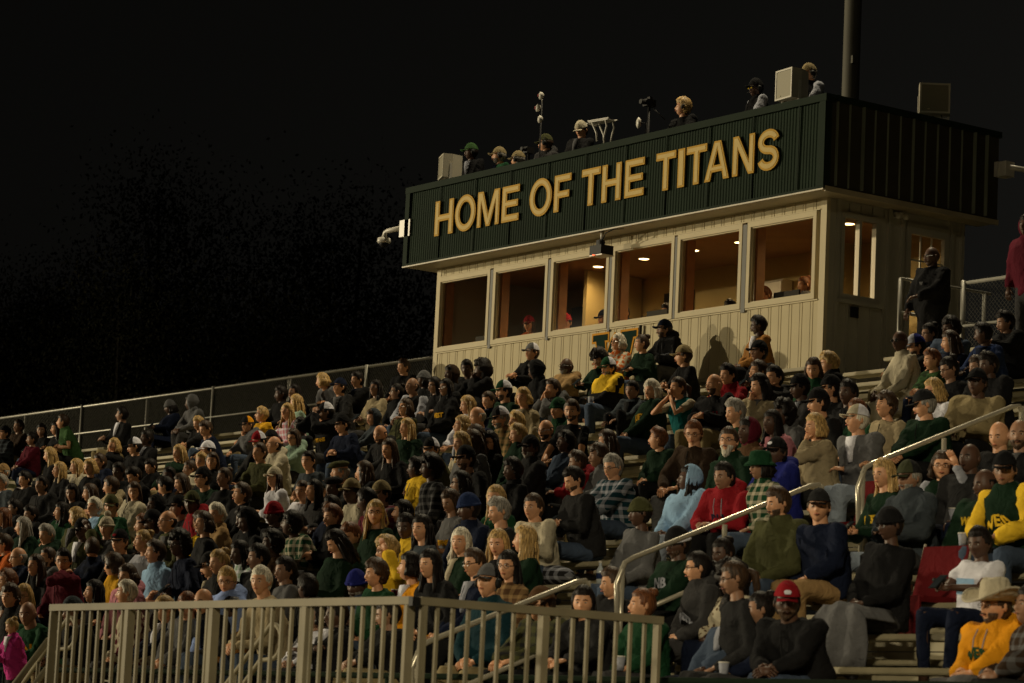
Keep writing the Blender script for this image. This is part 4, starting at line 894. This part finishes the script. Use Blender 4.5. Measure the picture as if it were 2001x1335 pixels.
        Q = hip+np.stack([xx, yy, zz], 1)@Rt.T; me.vertices.foreach_set('co', Q.ravel()); me.materials.clear(); me.materials.append(cloth(colr)); me.name = 'chest_print'
        po_ = bpy.data.objects.new('chest_print', me); C.objects.link(po_); po_.parent = root
    sp['joints'] = dict(hd=hd, Hc=Hc, T=T, kn=kn)
    return root

def seat_person(sp, u, v, y=None, i=None):
    off = None
    sp['measure'] = True
    return off
# region: origin and scale of the part of the photograph the head-top positions were read from
REG = {'1': (0, 680, 4.002), '2': (450, 680, 4.002), '3': (900, 620, 4.002), '4': (1350, 600, 3.074), '5': (0, 980, 3.76), '6': (450, 980, 3.76), '7': (900, 920, 3.216), '8': (1400, 880, 2.933),
       'A': (720, 120, 3.5125), 'B': (1230, 0, 2.5953), 'P': (820, 360, 3.5125), 'Q': (1330, 360, 2.982)}
DATA = '''
#1
45 610 m L sk C:black plaid:black:slate
150 560 m T sb - darkbrown
325 590 w T lk - black arm=phone
440 575 w L lk - black arm=phone top2=yellow
500 520 m L sb - moss short lean=22 arm=phone turn=-20 legs=charcoal
960 460 m T sk - black legs=khaki
1320 405 w D mk B:grey navy blanket=navy
1490 362 m D sk H:grey:grey grey
1540 530 c L sy - charcoal nod=20
1590 565 m L sb - navy arm=phone lean=20 nod=22 print=W:gold
385 775 w L ly - black
470 890 w L ly - black
595 865 w L ly - cream hd
900 706 w L my - black arm=face
1045 700 m L sk C:black:white black print=TITANS:yellow turn=-25
700 865 w L my - black
785 825 m L sb - navy
1400 755 w L ly - darkgreen arm=face
1580 815 w L sy - cream arm=clap
1665 815 w L lb - black
1630 727 m L sk C:white:white black
1165 865 c L sk - black nod=20
925 890 m D sk - black
1010 930 m L sk - black nod=35 lean=20 stripe
1265 1005 m L sk - black nod=25
1405 982 w L lb - brown nod=15
1590 930 m L sk C:black darkgreen gl
1485 875 w T sb - black arm=clap
1760 885 w T ub - plaid:black:charcoal
1050 1045 w L lb - cream roll=10
860 1000 m L sb - beige hd arm=clap
745 1168 m L sw - lightblue
870 1148 m L sk C:olive green
490 1205 w L lk - green
590 1245 w L my - olive turn=-60
240 1228 m T sk - black arm=face
30 1250 w L lr - black arm=phone
25 905 m L sg C:tan stripe:olive:cream
10 985 m L sg - slate
1505 1118 m D sk C:olive red hd
1690 1208 w L sw - tan
1600 1280 w L mb - charcoal
1310 1278 m T bk - black
1220 1145 m D sk H:black:black black
250 660 c T sk - maroon
700 1060 w L lb - charcoal
190 960 m L sk - black
330 1000 m T sk - charcoal
1330 930 m D sk - navy
1400 1150 m T sk C:black black
110 1180 m T sk - charcoal
1900 1050 m L sb - black
560 1060 w T lk - black
1150 640 m D sk - black
#2
130 535 c L sb C:black:orange grey hd arm=face
255 468 w L sy - gold short gl
395 295 m D sk - black
505 285 w T lk - black
510 362 w L ly - palegreen short
450 432 w L ly - plaid:pink:white
715 195 w L my - grey stand h=1.30 lean=50 turn=-50
865 236 m L sk C:navy charcoal lean=10
990 182 m L sk - black
1145 250 w T lk - beige gl arm=phone
1305 275 w T uk - black gl
1350 82 m L sb - black
1430 235 m T bk - black sl=lightgrey
1520 178 w D mk B:grey charcoal
1595 225 w T lk - black gl
1690 240 w T lk - black hd gl print=WEST:gold
1728 130 m D sk H:maroon:darkbrown black
1848 88 m D sk - black
1975 85 m D ck - black arm=both
1380 398 w L mb - camo:olive gl
1108 472 c L sb H:slate:slate slate
870 518 m L sk C:black navy gl legs=denim
745 425 m T sk C:black:white black arm=binoc print=TITANS:gold hd wide
1165 605 m L bk - charcoal beard hd lean=22 nod=15
1385 548 w L ly - darkgreen
1240 708 w L lb - black
1570 702 m L sb C:black:white olive
1850 372 w L ly - white hd turn=-25
1920 462 m L bg - navy
1820 528 w L my - cream
1905 598 w L lb - grey
1800 652 w L ly - grey
1840 762 m T sk C:black black gl beard
235 738 m L sb - olive lean=12 legs=charcoal arm=knee
350 692 m L bk - cream hd lean=14 arm=knee
490 632 w L lb - palegreen hd gl
215 652 m L sk C:red:white charcoal
320 640 m L sk C:black navy
555 545 w D fk - charcoal
610 802 w L uk - slate short legs=denim
350 930 w L lb C:cream:cream white arm=cross legs=black
860 882 m L sg F:olive black beard
815 1008 m D sk F:black charcoal
950 1022 m D sk C:khaki cream gl
1180 1038 m T sk C:khaki plaid:maroon:grey
1050 1090 m D sk - maroon
1050 882 w L lb - black
1455 850 w D sk - yellow gl hd
1560 825 w D ck - plaid:black:grey gl
1800 960 w T lk - black gl ear
1700 1105 w T lb - grey short nod=22 arm=phone print=TITANS:gold
1850 1135 m D sk B:blue navy
565 1035 c L sb - white short
660 1028 w L lk - grey turn=-15
335 1200 m D sk B:red black
790 1218 m L sr - black
800 1150 m D sk - navy
1140 1188 w L ly - darkgreen gl turn=45
1355 1188 w L lk - darkgreen
90 1240 m D sk - black nod=18
#3
565 202 m L sb C:grey:white black arm=clap
570 335 m D sk H:black:black black nod=15
835 322 m D bk - tan gl beard=g hd wide
1060 245 c T ck - darkgreen nod=28 arm=phone
1150 312 m L sk C:green:white yellow hd beard=g wide lower=black legs=denim
1240 128 w L mw - floral:rust:cream gl arm=clap
1420 133 w L ub - darkgreen lean=14 turn=-25
1600 18 m T sk C:navy charcoal gl beard hd wide legs=grey print=ATHLETICS:lightgrey psz=.06
1745 218 m L sb C:khaki black lean=10
335 493 m L sk C:green:white darkgreen beard
490 548 w L my - beige
725 480 m L sb - grey hd arm=both lean=15
210 578 c L sb - navy
300 698 m L sg C:charcoal:white plaid:tan:olive beard=g
765 630 m L sb B:green green
870 638 m L sb - black short beard arm=knee lean=8
1340 493 c T sk - slate legs=black kneeup
1485 485 w L mw - darkgreen legs=denim print=QUEST:gold psz=.1
1700 463 w L pb - teal short sl=cream arm=both lean=20 legs=denim
440 738 w L fy - cream
440 828 w L sy - darkgreen print=T:gold psz=.14
665 803 m L bk - black gl beard
550 922 m D sk C:black charcoal beard=g
830 888 c D fk - denim
225 888 w L lk - black gl
90 848 w L lb - grey
400 1098 c D fk - black
850 1168 m L sk - charcoal beard nod=25 lean=15 arm=phone legs=denim
900 1040 c T sb - red hd
1135 878 w L lb - black
1080 985 w T fb - grey
1180 1066 m L sg - plaid:darkteal:lightgrey gl lean=12 arm=clasp legs=denim
1550 858 c L sr - darkgreen turn=-45 lean=14
1820 800 m L sr - darkbrown gl nod=15 legs=grey
1800 1150 w D lk H:lightgrey:lightblue lightblue legs=paledenim arm=lap
#4
395 48 m D sk - caramel gl beard inner=white legs=black
412 200 m T sk C:black black arm=phone
140 403 m L bx - black wide beard print=BASEBALL:red psz=.075
220 338 m L sk - red short
410 318 m L sb - charcoal
500 348 m L sk - charcoal hd arm=face
400 398 w L lk - beige arm=both
735 302 w L lb - green nod=15
815 268 w L fy - black lean=12 nod=12 turn=-15
650 403 m D sk C:black darkgrey
835 408 m L sk C:black charcoal arm=face
950 438 m D sk - black
995 548 w L sr - green
760 488 m L sk C:black black
255 548 m L sg - green
350 662 m D sk H:brown:maroon brown
235 722 m L sb - darkgreen beard=w gl print=W:gold collar
490 618 w D lk - pink
560 555 w D ck - grey hd
745 638 w L my - beige arm=face lean=8
1010 588 m L sw C:cream:white grey arm=cross legs=paledenim wide
1180 508 w L fb - beige
1385 498 m L sg C:charcoal darkgreen wide
1455 428 w L my - white gl
1530 298 w T uk - black gl nod=20 arm=phone
1440 248 c L sr - camo:moss
1340 168 m L sk C:lightgrey:royal charcoal beard wide
1255 143 w D bx - cream gl=sun legs=cream
1425 125 w T uk - navy gl
1550 178 w L lb - navy
1560 55 m D fk - denim arm=phone
1740 92 c D sk - blue
1875 20 m T sk - black arm=clap lean=10
1775 266 m D sk - black wide
1710 288 c T sb - black
1725 370 m D sk C:black khaki wide
1845 690 m L bx - black
1975 678 m T bx - black beard
1680 823 m D bx - charcoal
520 783 m D sk C:black royal hd wide logo=white arm=phone
418 863 w T mk K:green plaid:green:cream gl
195 928 m T sk - red wide hd print=RU:navy psz=.11
#5
170 112 w L lg - darkgreen print=SENIOR:yellow psz=.06
335 163 m L sg - darkgreen hd
130 338 m L bg - navy gl
360 335 m L sb - grey collar beard
470 345 m L sk - maroon gl turn=40 arm=face
600 122 m D sk C:black olive arm=raise
785 108 w L sy B:cream:cream grey pom
885 205 m L sb C:black charcoal logo=red
680 262 c L sb - camo:navy stand h=1.2 lean=10 turn=-120
1060 205 w L uy - lightgrey turn=-20
1055 112 m L sr - olive
1240 68 m L bk - olive gl
1145 278 m L sb - lightblue short arm=cross
1325 208 w D ck - navy gl ear
1465 68 w L lb - yellow
1590 8 w L mg - tan
1790 48 m D sk H:black:black black nod=20
935 458 w L mb - pink hd
935 572 w L sw - floral:maroon:cream
830 378 w L fb - gold
700 575 w L lk - black
55 498 w L fr - charcoal
80 603 w L fb - charcoal
175 605 w L ly - navy gl
60 745 m T sk - black
205 738 m T bx - green varsity arm=knee wide
70 858 c L uy - magenta stand y=12.15 sc=.66 arm=face nod=20
1535 372 m L sk C:charcoal navy gl inner=cream
1600 328 w L uy - charcoal
1670 438 w L sy - periwinkle hd gl wide
1495 640 m L bx - charcoal
1375 660 m L sr - grey
1195 690 w L sy - navy inner=white
1755 285 w D lk - plaid:palegreen:white
520 700 m T sk B:slate charcoal gl
270 388 w L lb - black
1110 60 m D sk C:black black
25 235 m L sb - rust
1700 700 m D sk - caramel
1560 900 m L sg - charcoal
#6
460 72 w D fk - plaid:green:cream ear
1290 85 m D sk - yellow hd wide
1410 65 w L lk - slate turn=25
1700 192 w L lw - darkgreen turn=40 inner=cream
865 152 m L sr - olive nod=25 lean=10 arm=phone collarw
735 212 w L lk - darkgreen nod=32 arm=phone
310 205 m D fk - brown turn=-30
210 258 m T sk - charcoal
235 410 m L sw - beige turn=30
400 400 m T sk - grey
390 518 c D fk - slate nod=15
560 528 m D sk - black turn=-70 stripe=yellow
920 502 m D sk B:royal denim beard=g turn=20
1130 250 w L fy - yellow gl arm=raise
1065 418 w L fb - green
1330 372 w L mk - orange inner=white
1465 350 w L lk - black
1785 340 w L sb - navy gl arm=clasp
780 800 m D sk - black
640 820 w T mk - floral:grey:white
1130 780 m T sk - black
#7
225 90 w L ly - green
225 162 m L sg - charcoal
460 140 m L sb - cream print=4:charcoal psz=.1 turn=10
410 342 w L ly - darkgreen turn=-30
235 365 w L ly - black turn=30
300 500 w L lk - plaid:brown:tan gl
185 588 m L bg C:grey:black darkteal hp
505 728 m L sb C:brown plaid:olive:charcoal gl=sun arm=knee lean=10
775 720 w L lk - charcoal
940 822 w L sb - charcoal
1150 735 w L ur - green turn=-25
1125 170 w D sk B:olive grey legs=denim turn=-20
1345 352 m D sk B:black:white darkgreen gl beard wide print=NB:lightgrey
1485 503 w L pk - darkgrey gl hd print=ATHLETICS:lightgrey psz=.07 wide arch turn=-15
1640 438 w D uk - charcoal
1700 562 w T pb - charcoal gl turn=-15
1690 722 w D ck - leopard:brown:cream arm=lap
#8
340 205 m L sb - olive beard arm=lap legs=denim wide glup
590 222 m L sb C:charcoal navy arm=side legs=tan
955 45 w L ly - darkgreen arm=phone legs=paledenim print=WEST:yellow
1100 58 m T sg C:camo:charcoal slate beard=g
1295 5 w L mb - darkgreen gl arm=raise sl=lightgrey print=TITANS:gold legs=denim
1535 108 m D bk - darkgreen print=WEST:yellow
1650 5 m T sk C:black darkgreen sl=yellow wide print=WEST:yellow arm=knee psz=.12 legs=denim arch
985 325 w D sk B:black black gl blanket=grey puffy arm=lap roll=7
1500 433 c D sk - white short blockprint arm=phone legs=navy
1600 738 m L sb W:cream orange hd gl beard=s print=WEST:green arch psz=.09 arm=lap lean=4 wide legs=grey
410 752 m D sk C:red black wide logo=white turn=35 arm=clasp beard
250 812 w T uk - navy turn=-25
1800 1195 m T sk - plaid:darkbrown:grey
80 1130 m D sk - denim
'''
ROOF = '''
#A
705 562 m D sk C:moss black hp
900 588 m L sg C:khaki green hp beard
1030 615 m L sg C:khaki charcoal hp
1215 500 m L sb C:olive darkgrey hp hd turn=-55
1450 408 m L sk C:cream black nod=22 turn=10
#B
275 495 m L fy - black hp turn=-40 arm=phone
640 398 m D sk C:black black gl=sun lens=y sl=lightgrey hp
905 322 m L sg C:khaki black sl=lightgrey turn=-15 hp
'''
ROOM = '''
#P
750 902 w L lb C:red:red rust
1005 888 m L sk C:red:red lightgrey
1268 862 m L sk C:navy navy
1700 815 m L sk - charcoal
1400 825 m L sb - navy
#Q
480 592 m L sr - rust
715 535 w L ur - grey
290 672 m D sk - black
'''
ORD = ('first', 'second', 'third')
CN = dict(darkgreen='dark green', darkgrey='dark grey', lightgrey='light grey', lightblue='light blue', paledenim='pale denim', palegreen='pale green', darkbrown='dark brown', darkteal='dark teal', periwinkle='soft blue', moss='mossy green', cream='cream', caramel='golden brown', slate='slate grey')
cname = lambda c: CN.get(c, c)
HCN = dict(k='black', b='brown', y='blonde', g='grey', w='white', r='reddish')
def topname(d):
    t = d['top']; p = t.split(':'); o = d['o']
    kind = 'T-shirt' if 'short' in o else ('hoodie' if 'hd' in o or d['hat'].startswith('H') else {'cream': 'jacket', 'tan': 'jacket', 'olive': 'jacket', 'beige': 'coat' if d['sex'] == 'w' else 'sweater', 'leopard': 'shawl', 'navy': 'jacket', 'denim': 'jacket', 'plaid': 'shirt', 'camo': 'jacket', 'stripe': 'shirt', 'floral': 'top'}.get(p[0], 'sweater' if d['sex'] == 'w' else 'jacket'))
    if 'puffy' in o: kind = 'puffer coat'
    if 'varsity' in o: kind = 'varsity jacket with orange W'
    if p[0] == 'plaid': return f'{cname(p[1])} plaid {kind}'
    if p[0] == 'camo': return f'{cname(p[1])} camouflage {kind}'
    if p[0] == 'stripe': return f'{cname(p[1])} striped {kind}'
    if p[0] == 'floral': return f'{cname(p[1])} floral {kind}'
    if p[0] == 'leopard': return 'leopard-print shawl'
    return f'{cname(t)} {kind}'
def headphrase(d):
    h = d['hat']; st, hc = d['hair'][0], d['hair'][1]
    if h != '-':
        k, *cc = h.split(':'); kn_ = dict(C='cap', B='beanie', H='hood up', F='flat cap', K='bucket hat', W='cowboy hat')[k]
        c_ = cc[0] if cc[0] != 'camo' else 'camouflage'; c2 = cc[1] if len(cc) > 1 and cc[1] != cc[0] and k in 'CB' else None
        return kn_ if k == 'H' else (f'{cname(c_)} and {cname(c2)} {kn_}' if c2 else f'{cname(c_)} {kn_}')
    if st == 'b': return 'bald head' if hc == 'x' else 'balding head'
    return {'s': 'short', 'l': 'long', 'm': 'chin-length', 'c': 'big curly', 'f': 'curly', 'p': 'tied-back', 'u': 'bunned'}[st]+f' {HCN[hc]} hair'
def parse(txt, mode):
    reg = None; out = []
    for ln in txt.strip().split('\n'):
        if ln[0] == '#': reg = REG[ln[1]]; continue
        q = ln.split(); d = dict(x=float(q[0]), y=float(q[1]), sex=q[2], skin=q[3], hair=q[4], hat=q[5], top=q[6], o={}, mode=mode)
        for t in q[7:]: k, _, v = t.partition('='); d['o'][k] = v or True
        d['u'] = reg[0]+d['x']/reg[2]; d['v'] = reg[1]+d['y']/reg[2]; out.append(d)
    return out
PEOPLE = parse(DATA, 'seat')+parse(ROOF, 'roof')+parse(ROOM, 'room')
# two people standing beside the press box door
PEOPLE.append(dict(u=1820, v=483, sex='m', skin='D', hair='bx', hat='-', top='black', o={'stand': True, 'wide': True, 'gl': True, 'print': 'W:grey', 'psz': '.05', 'arm': 'side', 'turn': '-15', 'legs': 'black', 'beard': True}, mode='walk'))
PEOPLE.append(dict(u=2008, v=418, sex='m', skin='D', hair='sk', hat='H:maroon:maroon', top='maroon', o={'stand': True, 'legs': 'darkgrey', 'arm': 'hang'}, mode='walk'))
# labels
man = dict(m='man', w='woman', c='child')
for d in PEOPLE:
    ex = []
    if 'gl' in d['o']: ex.append('sunglasses' if d['o']['gl'] == 'sun' else 'glasses')
    if 'hp' in d['o']: ex.append('headset')
    d['d0'] = f"{man[d['sex']]} in {topname(d)}, {headphrase(d)}"; d['short'] = f"{man[d['sex']]} in {topname(d)}"
    act = {'phone': 'hands at phone', 'raise': 'hand raised', 'cross': 'arms crossed', 'binoc': 'hands cupped at face', 'face': 'hand at chin', 'both': 'hands at mouth', 'clap': 'hands together'}.get(d['o'].get('arm'), '')
    pre = {'roof': 'on the press box roof', 'room': 'seen inside the press box', 'walk': 'standing by the fence'}.get(d['mode'], '')
    if 'stand' in d['o'] and d['mode'] == 'seat': pre = 'standing and bending'
    d['var'] = [d['d0']+(' '+pre if pre else '')]
    if ex: d['var'].append(d['var'][0]+' and '+ex[0])
    if act: d['var'].append(d['var'][0]+', '+act)
    if ex and act: d['var'].append(d['var'][0]+', '+ex[0]+', '+act)
from collections import Counter
cv = Counter(v for d in PEOPLE for v in d['var']); cs = Counter(d['short'] for d in PEOPLE); used = set()
for d in PEOPLE:
    d['label'] = None
    for v in d['var']:
        if cv[v] == 1 and len(v.split()) <= 16: d['label'] = v; used.add(v); break
for d in PEOPLE:
    if d['label']: continue
    near = sorted((e for e in PEOPLE if e is not d and (cs[e['short']] == 1 or cv[e['d0']] == 1)), key=lambda e: math.hypot(e['u']-d['u'], e['v']-d['v']))
    for e in near[:25]:
        du, dv = d['u']-e['u'], d['v']-e['v']
        rel = ('right of' if du > 0 else 'left of') if abs(du) > abs(dv) else ('just below' if dv > 0 else 'just above')
        nm_ = e['short'] if cs[e['short']] == 1 else e['d0']
        l_ = f"{d['short']} {rel} {nm_}" if len((d['d0']+nm_).split()) > 13 else f"{d['d0']}, {rel} {nm_}"
        if l_ not in used and len(l_.split()) <= 16: d['label'] = l_; used.add(l_); break
    if not d['label']: d['label'] = d['d0']
# placement
placed = []
def mk(d, idx):
    o = d['o']; rs = np.random.RandomState(1000+idx); fl = lambda k, dv: float(o.get(k, dv)) if o.get(k, dv) is not True else dv
    far = d['u'] < 1000 or d['v'] < 700
    st = d['hair'][0]; hc = d['hair'][1]; shaven = hc == 'x'; hc = 'k' if hc == 'x' else hc
    beard = o.get('beard'); arm = o.get('arm') or rs.choice(['lap', 'lap', 'knee', 'clasp', 'phone', 'side', 'cross'], p=[.24, .1, .16, .14, .12, .15, .09])
    lean = fl('lean', {'knee': 14, 'clasp': 10, 'phone': 6}.get(arm, 0)+rs.uniform(-5, 14))
    leg = o.get('legs') or rs.choice(['black', 'charcoal', 'navy', 'denim', 'denim', 'darkgrey', 'khaki', 'black'])
    plainj = topname(d).split()[-1] in ('jacket', 'coat') and 'print' not in o and 'hd' not in o and d['hat'][0] != 'H'
    sp = dict(seed=idx, s=1., skin=d['skin'], sex=d['sex'], hs=st, hc=hc, shaven=shaven, hat='' if d['hat'][0] in '-H' else d['hat'], top=d['top'], legs=leg, lean=lean, turn=fl('turn', rs.choice([rs.uniform(-24, 14), rs.uniform(-24, 14), rs.uniform(-55, 45)])), nod=fl('nod', rs.uniform(-6, 14)),
              pose='stand' if 'stand' in o else 'sit', arm=arm, wide=(1.16 if 'wide' in o else rs.uniform(.94, 1.06)), short='short' in o, topname={'T-shirt': 'shirt', 'hoodie': 'hoodie'}.get(topname(d).split()[-1], 'jacket'),
              hooddown='hd' in o, collar='collar' in o or 'collarw' in o or rs.rand() < .3, hoodup=d['hat'][0] == 'H', hoodc=d['hat'].split(':')[-1] if d['hat'][0] == 'H' else None, puff=1.04 if 'puffy' in o else rs.uniform(.97, 1.05),
              sleeve=o.get('sl'), inner=o.get('inner') or (rs.choice(['lightgrey', 'white', 'grey', 'charcoal', 'navy', 'black']) if plainj and 'puffy' not in o and rs.rand() < .4 else None), zip='charcoal' if plainj and rs.rand() < .5 else None, lower=o.get('lower'), strings='lightgrey' if 'hd' in o and rs.rand() < .6 else None, far=far, shoes=rs.choice(['black', 'grey', 'white', 'brown']), beard=('long' if o.get('beard') == 'w' else True) if beard else None, beardc=beard if isinstance(beard, str) and beard in 'gw' else hc,
              glasses=o.get('gl'), phones='hp' in o, ear='ear' in o, logo=o.get('logo'), pom='pom' in o, lens=o.get('lens'), kneeup=.18 if 'kneeup' in o else 0, arch=1 if 'arch' in o else 0, yaw=rs.uniform(-16, 16), roll=fl('roll', rs.uniform(-5, 5)),
              label=d['label'], hatlift={'C': .022, 'B': .02, 'F': .012, 'K': .03, 'W': .05, 'H': .025}.get(d['hat'][0], {'c': .045, 'f': .022, 'b': 0}.get(st, .016)))
    if 'varsity' in o: sp['sleeve'] = 'green'
    pr = o.get('print')
    if pr: t, c_ = pr.split(':'); sp['print'] = (t, c_, fl('psz', .11 if len(t) < 3 else .085 if len(t) < 5 else .065))
    if 'varsity' in o: sp['print'] = ('W', 'orange', .16); sp['printx'] = .06; sp['printz'] = .02
    if d['sex'] == 'c': sp['s'] = .82
    if d['mode'] == 'roof': sp['pose'] = 'stand'; sp['s'] = 1.0
    r = ray(d['u'], d['v']); k = r[2]/r[1]
    sp['measure'] = True; off0 = person(dict(sp, measure=True)); ya = math.radians(sp['yaw']); 
    def offs(s): 
        of = person(dict(sp, s=s, measure=True)); return rotz(ya)@of
    grp = 'spectators seated in the bleachers'
    if 'y' in o:
        sc = float(o['sc']); sp['scale'] = sc; sp['s'] = 1.; of = offs(1.)*sc; yh = float(o['y'])+of[1]; sp['loc'] = (r[0]/r[1]*yh-of[0], float(o['y']), k*yh-of[2])
    elif d['mode'] == 'seat':
        best = None; need = float(o['h'])-.43 if 'h' in o else None
        for i in range(0, NR):
            of = offs(sp['s']); ys = rowy(i)+.0; yh = ys+of[1]; zh = k*yh; h = zh-rowz(i); res = h-(need or of[2])
            xh = r[0]/r[1]*yh; xs = xh-of[0]; cost = abs(res)+(2 if i < 17 and 0 else 0)
            if ys > 24.2 and XL-.2 < xs < XR+.3: cost += 9
            for (pi, px_, pu, pv) in placed:
                if abs(pu-d['u']) < 38 and abs(pv-d['v']) > 14 and (pi-i)*(d['v']-pv) <= 0: cost += .25+.06*abs(pi-i)
                if pi == i and abs(px_-xs) < .40: cost += .45*(1-abs(px_-xs)/.40)+.02
            if best is None or cost < best[0]: best = (cost, i, res, of)
        _, i, res, of = best
        base = of[2]; s_new = sp['s']
        for _ in range(4):
            of = offs(s_new); yh = rowy(i)+of[1]; h = k*yh-rowz(i); s_new = min(max(s_new+(h-of[2])/.6, .70 if d['sex'] == 'c' else .80), 1.16)
        sp['s'] = s_new; of = offs(s_new); yh = rowy(i)+of[1]; xs = r[0]/r[1]*yh-of[0]; placed.append((i, xs, d['u'], d['v'])); sp['loc'] = (xs, rowy(i), rowz(i)); sp['zerr'] = k*yh-rowz(i)-of[2]
        if sp['pose'] == 'stand':
            of = offs(1.0); zl = k*(rowy(i)-.15+of[1])-of[2]; sp['s'] = 1.; yh = rowy(i)-.15+of[1]; sp['loc'] = (r[0]/r[1]*yh-of[0], rowy(i)-.15, zl)
        elif abs(sp['zerr']) > .0: sp['loc'] = (xs, rowy(i), rowz(i)+min(.10, max(-.01, sp['zerr'])))
    elif d['mode'] == 'roof':
        of = offs(1.); y = 24.75; yh = y+of[1]; sp['loc'] = (r[0]/r[1]*yh-of[0], y, k*yh-of[2]); grp = 'crew on the press box roof'; sp['hidelegs'] = True
    elif d['mode'] == 'room':
        of = offs(1.); y = 25.25; yh = y+of[1]; sp['loc'] = (r[0]/r[1]*yh-of[0], y, k*yh-of[2]); grp = 'people inside the press box'
    else:
        of = offs(1.); y = (4.42+.92-.06+.0)/1.; yy = None
        for yv in np.linspace(23.5, 28.5, 101):
            e = abs(k*(yv+of[1])-of[2]-(4.42+.80+.04)); 
            if yy is None or e < yy[0]: yy = (e, yv)
        y = yy[1]; yh = y+of[1]; sp['loc'] = (r[0]/r[1]*yh-of[0], y, k*yh-of[2]); grp = 'people standing by the top fence'
    sp['group'] = grp; sp['measure'] = False
    if d['hair'] == 'sy' and d['sex'] == 'w': sp['hs'] = 's'
    root = person(sp); J = sp['joints']
    if 'h' in o and d['mode'] == 'seat' and sp['pose'] == 'stand': pass
    # things held or worn over
    def world(p): q = rotz(ya)@np.asarray(p)+np.array(sp['loc']); return q
    if arm == 'phone' and d['mode'] == 'seat' and idx % 2 == 0 or o.get('arm') == 'phone' and d['mode'] == 'seat':
        q = world((J['hd'][0]+J['hd'][1])/2+np.array([0, -.055, .03])); ph = empty('phone', tuple(q), 'dark phone held by the '+d['label'], 'phone', 'phones held in the crowd')
        ph['label'] = ' '.join(('phone held by '+d['label']).split()[:16]); ph.rotation_euler = (.7, 0, ya); box('case', (-.037, -.072, -.005), (.037, .072, .002), M_BLACK, ph); box('screen', (-.034, -.068, .0025), (.034, .068, .004), plain('dark_glass', (.02, .025, .03), .1), ph)
    if arm == 'side' and d['mode'] == 'seat' and idx % 3:
        q = world(J['hd'][1]+np.array([0, -.05, .03])); cu = empty('paper_cup', tuple(q), ' '.join(('paper cup held by '+d['label']).split()[:16]), 'cup', 'paper cups held in the crowd'); m = MB()
        m.tube([(0, 0, -.045), (0, 0, .05)], np.array([.026, .036]), 10); m.build('cup_wall', cloth(('white', 'lightgrey', 'maroon')[idx % 3]), cu, True); m = MB(); m.tube([(0, 0, .05), (0, 0, .058)], np.array([.039, .036]), 10); m.build('lid', M_WHITE, cu)
    if 'blanket' in o:
        m = MB(); K = J['kn']; rings = []
        for t in np.linspace(0, 1, 12):
            if t < .55: f_ = t/.55; c_ = np.array([0, -.10-.38*f_, .185+.01*f_]); hw = .21
            else: f_ = (t-.55)/.45; c_ = np.array([0, -.52-.02*f_, .17-.42*f_]); hw = .22+.09*f_
            xs_ = np.linspace(-hw, hw, 15); fold = .022*np.sin(xs_*34+t*3)*(.25+t); drop = -.10*np.clip((np.abs(xs_)-.14)/.07, 0, 1)
            nrm = np.array([0, 0, 1.]) if t < .55 else np.array([0, -1., 0])
            o1 = c_+np.stack([xs_, 0*xs_, 0*xs_], 1)+fold[:, None]*nrm+np.stack([0*xs_, -.03*np.cos(xs_*14) if t >= .55 else 0*xs_, drop if t < .55 else 0*drop], 1); rings.append(np.concatenate([o1, (o1-nrm*.02)[::-1]]))
        m.loft(rings[::-1]); b = m.build('lap_blanket', cloth(o['blanket']), None, True); b.location = sp['loc']; b.rotation_euler.z = ya
        tag(b, cname(o['blanket'])+' blanket draped over the lap of the '+d['short'], 'blanket')
    if 'blockprint' in o:
        m = MB(); T = J['T']; P = [np.array([T(x, -.135+.6*x*x, z)+np.array([0, -.012, 0]) for z in (.22, .36)]) for x in np.linspace(-.10, .10, 7)]
        m.add(np.concatenate(P), [(2*i, 2*i+2, 2*i+3, 2*i+1) for i in range(6)]); m.build('chest_print', cloth('lightblue'), root)
    return root
for idx, d in enumerate(PEOPLE): mk(d, idx)
# apply the cloth shaping: one continuous surface per garment, with folds
for o, vox, rs, amp in REM:
    md = o.modifiers.new('r', 'REMESH'); md.mode = 'VOXEL'; md.voxel_size = vox; md.use_smooth_shade = True
bpy.context.view_layer.update(); dg = bpy.context.evaluated_depsgraph_get()
for o, vox, rs, amp in REM:
    me = bpy.data.meshes.new_from_object(o.evaluated_get(dg)); o.modifiers.clear(); old = o.data; nm = old.name; o.data = me; bpy.data.meshes.remove(old); me.name = nm
    n = len(me.vertices); P = np.zeros(n*3); me.vertices.foreach_get('co', P); P = P.reshape(-1, 3); Nn = np.zeros(n*3); me.vertices.foreach_get('normal', Nn); Nn = Nn.reshape(-1, 3)
    P = P+Nn*wrinkle(P, rs, amp)[:, None]; me.vertices.foreach_set('co', P.ravel()); me.update()
    if 'split' in o:
        zc = o['split']; del o['split']
        for p in me.polygons: p.material_index = 1 if (p.center.z < zc or abs(p.center.x) > .235) else 0
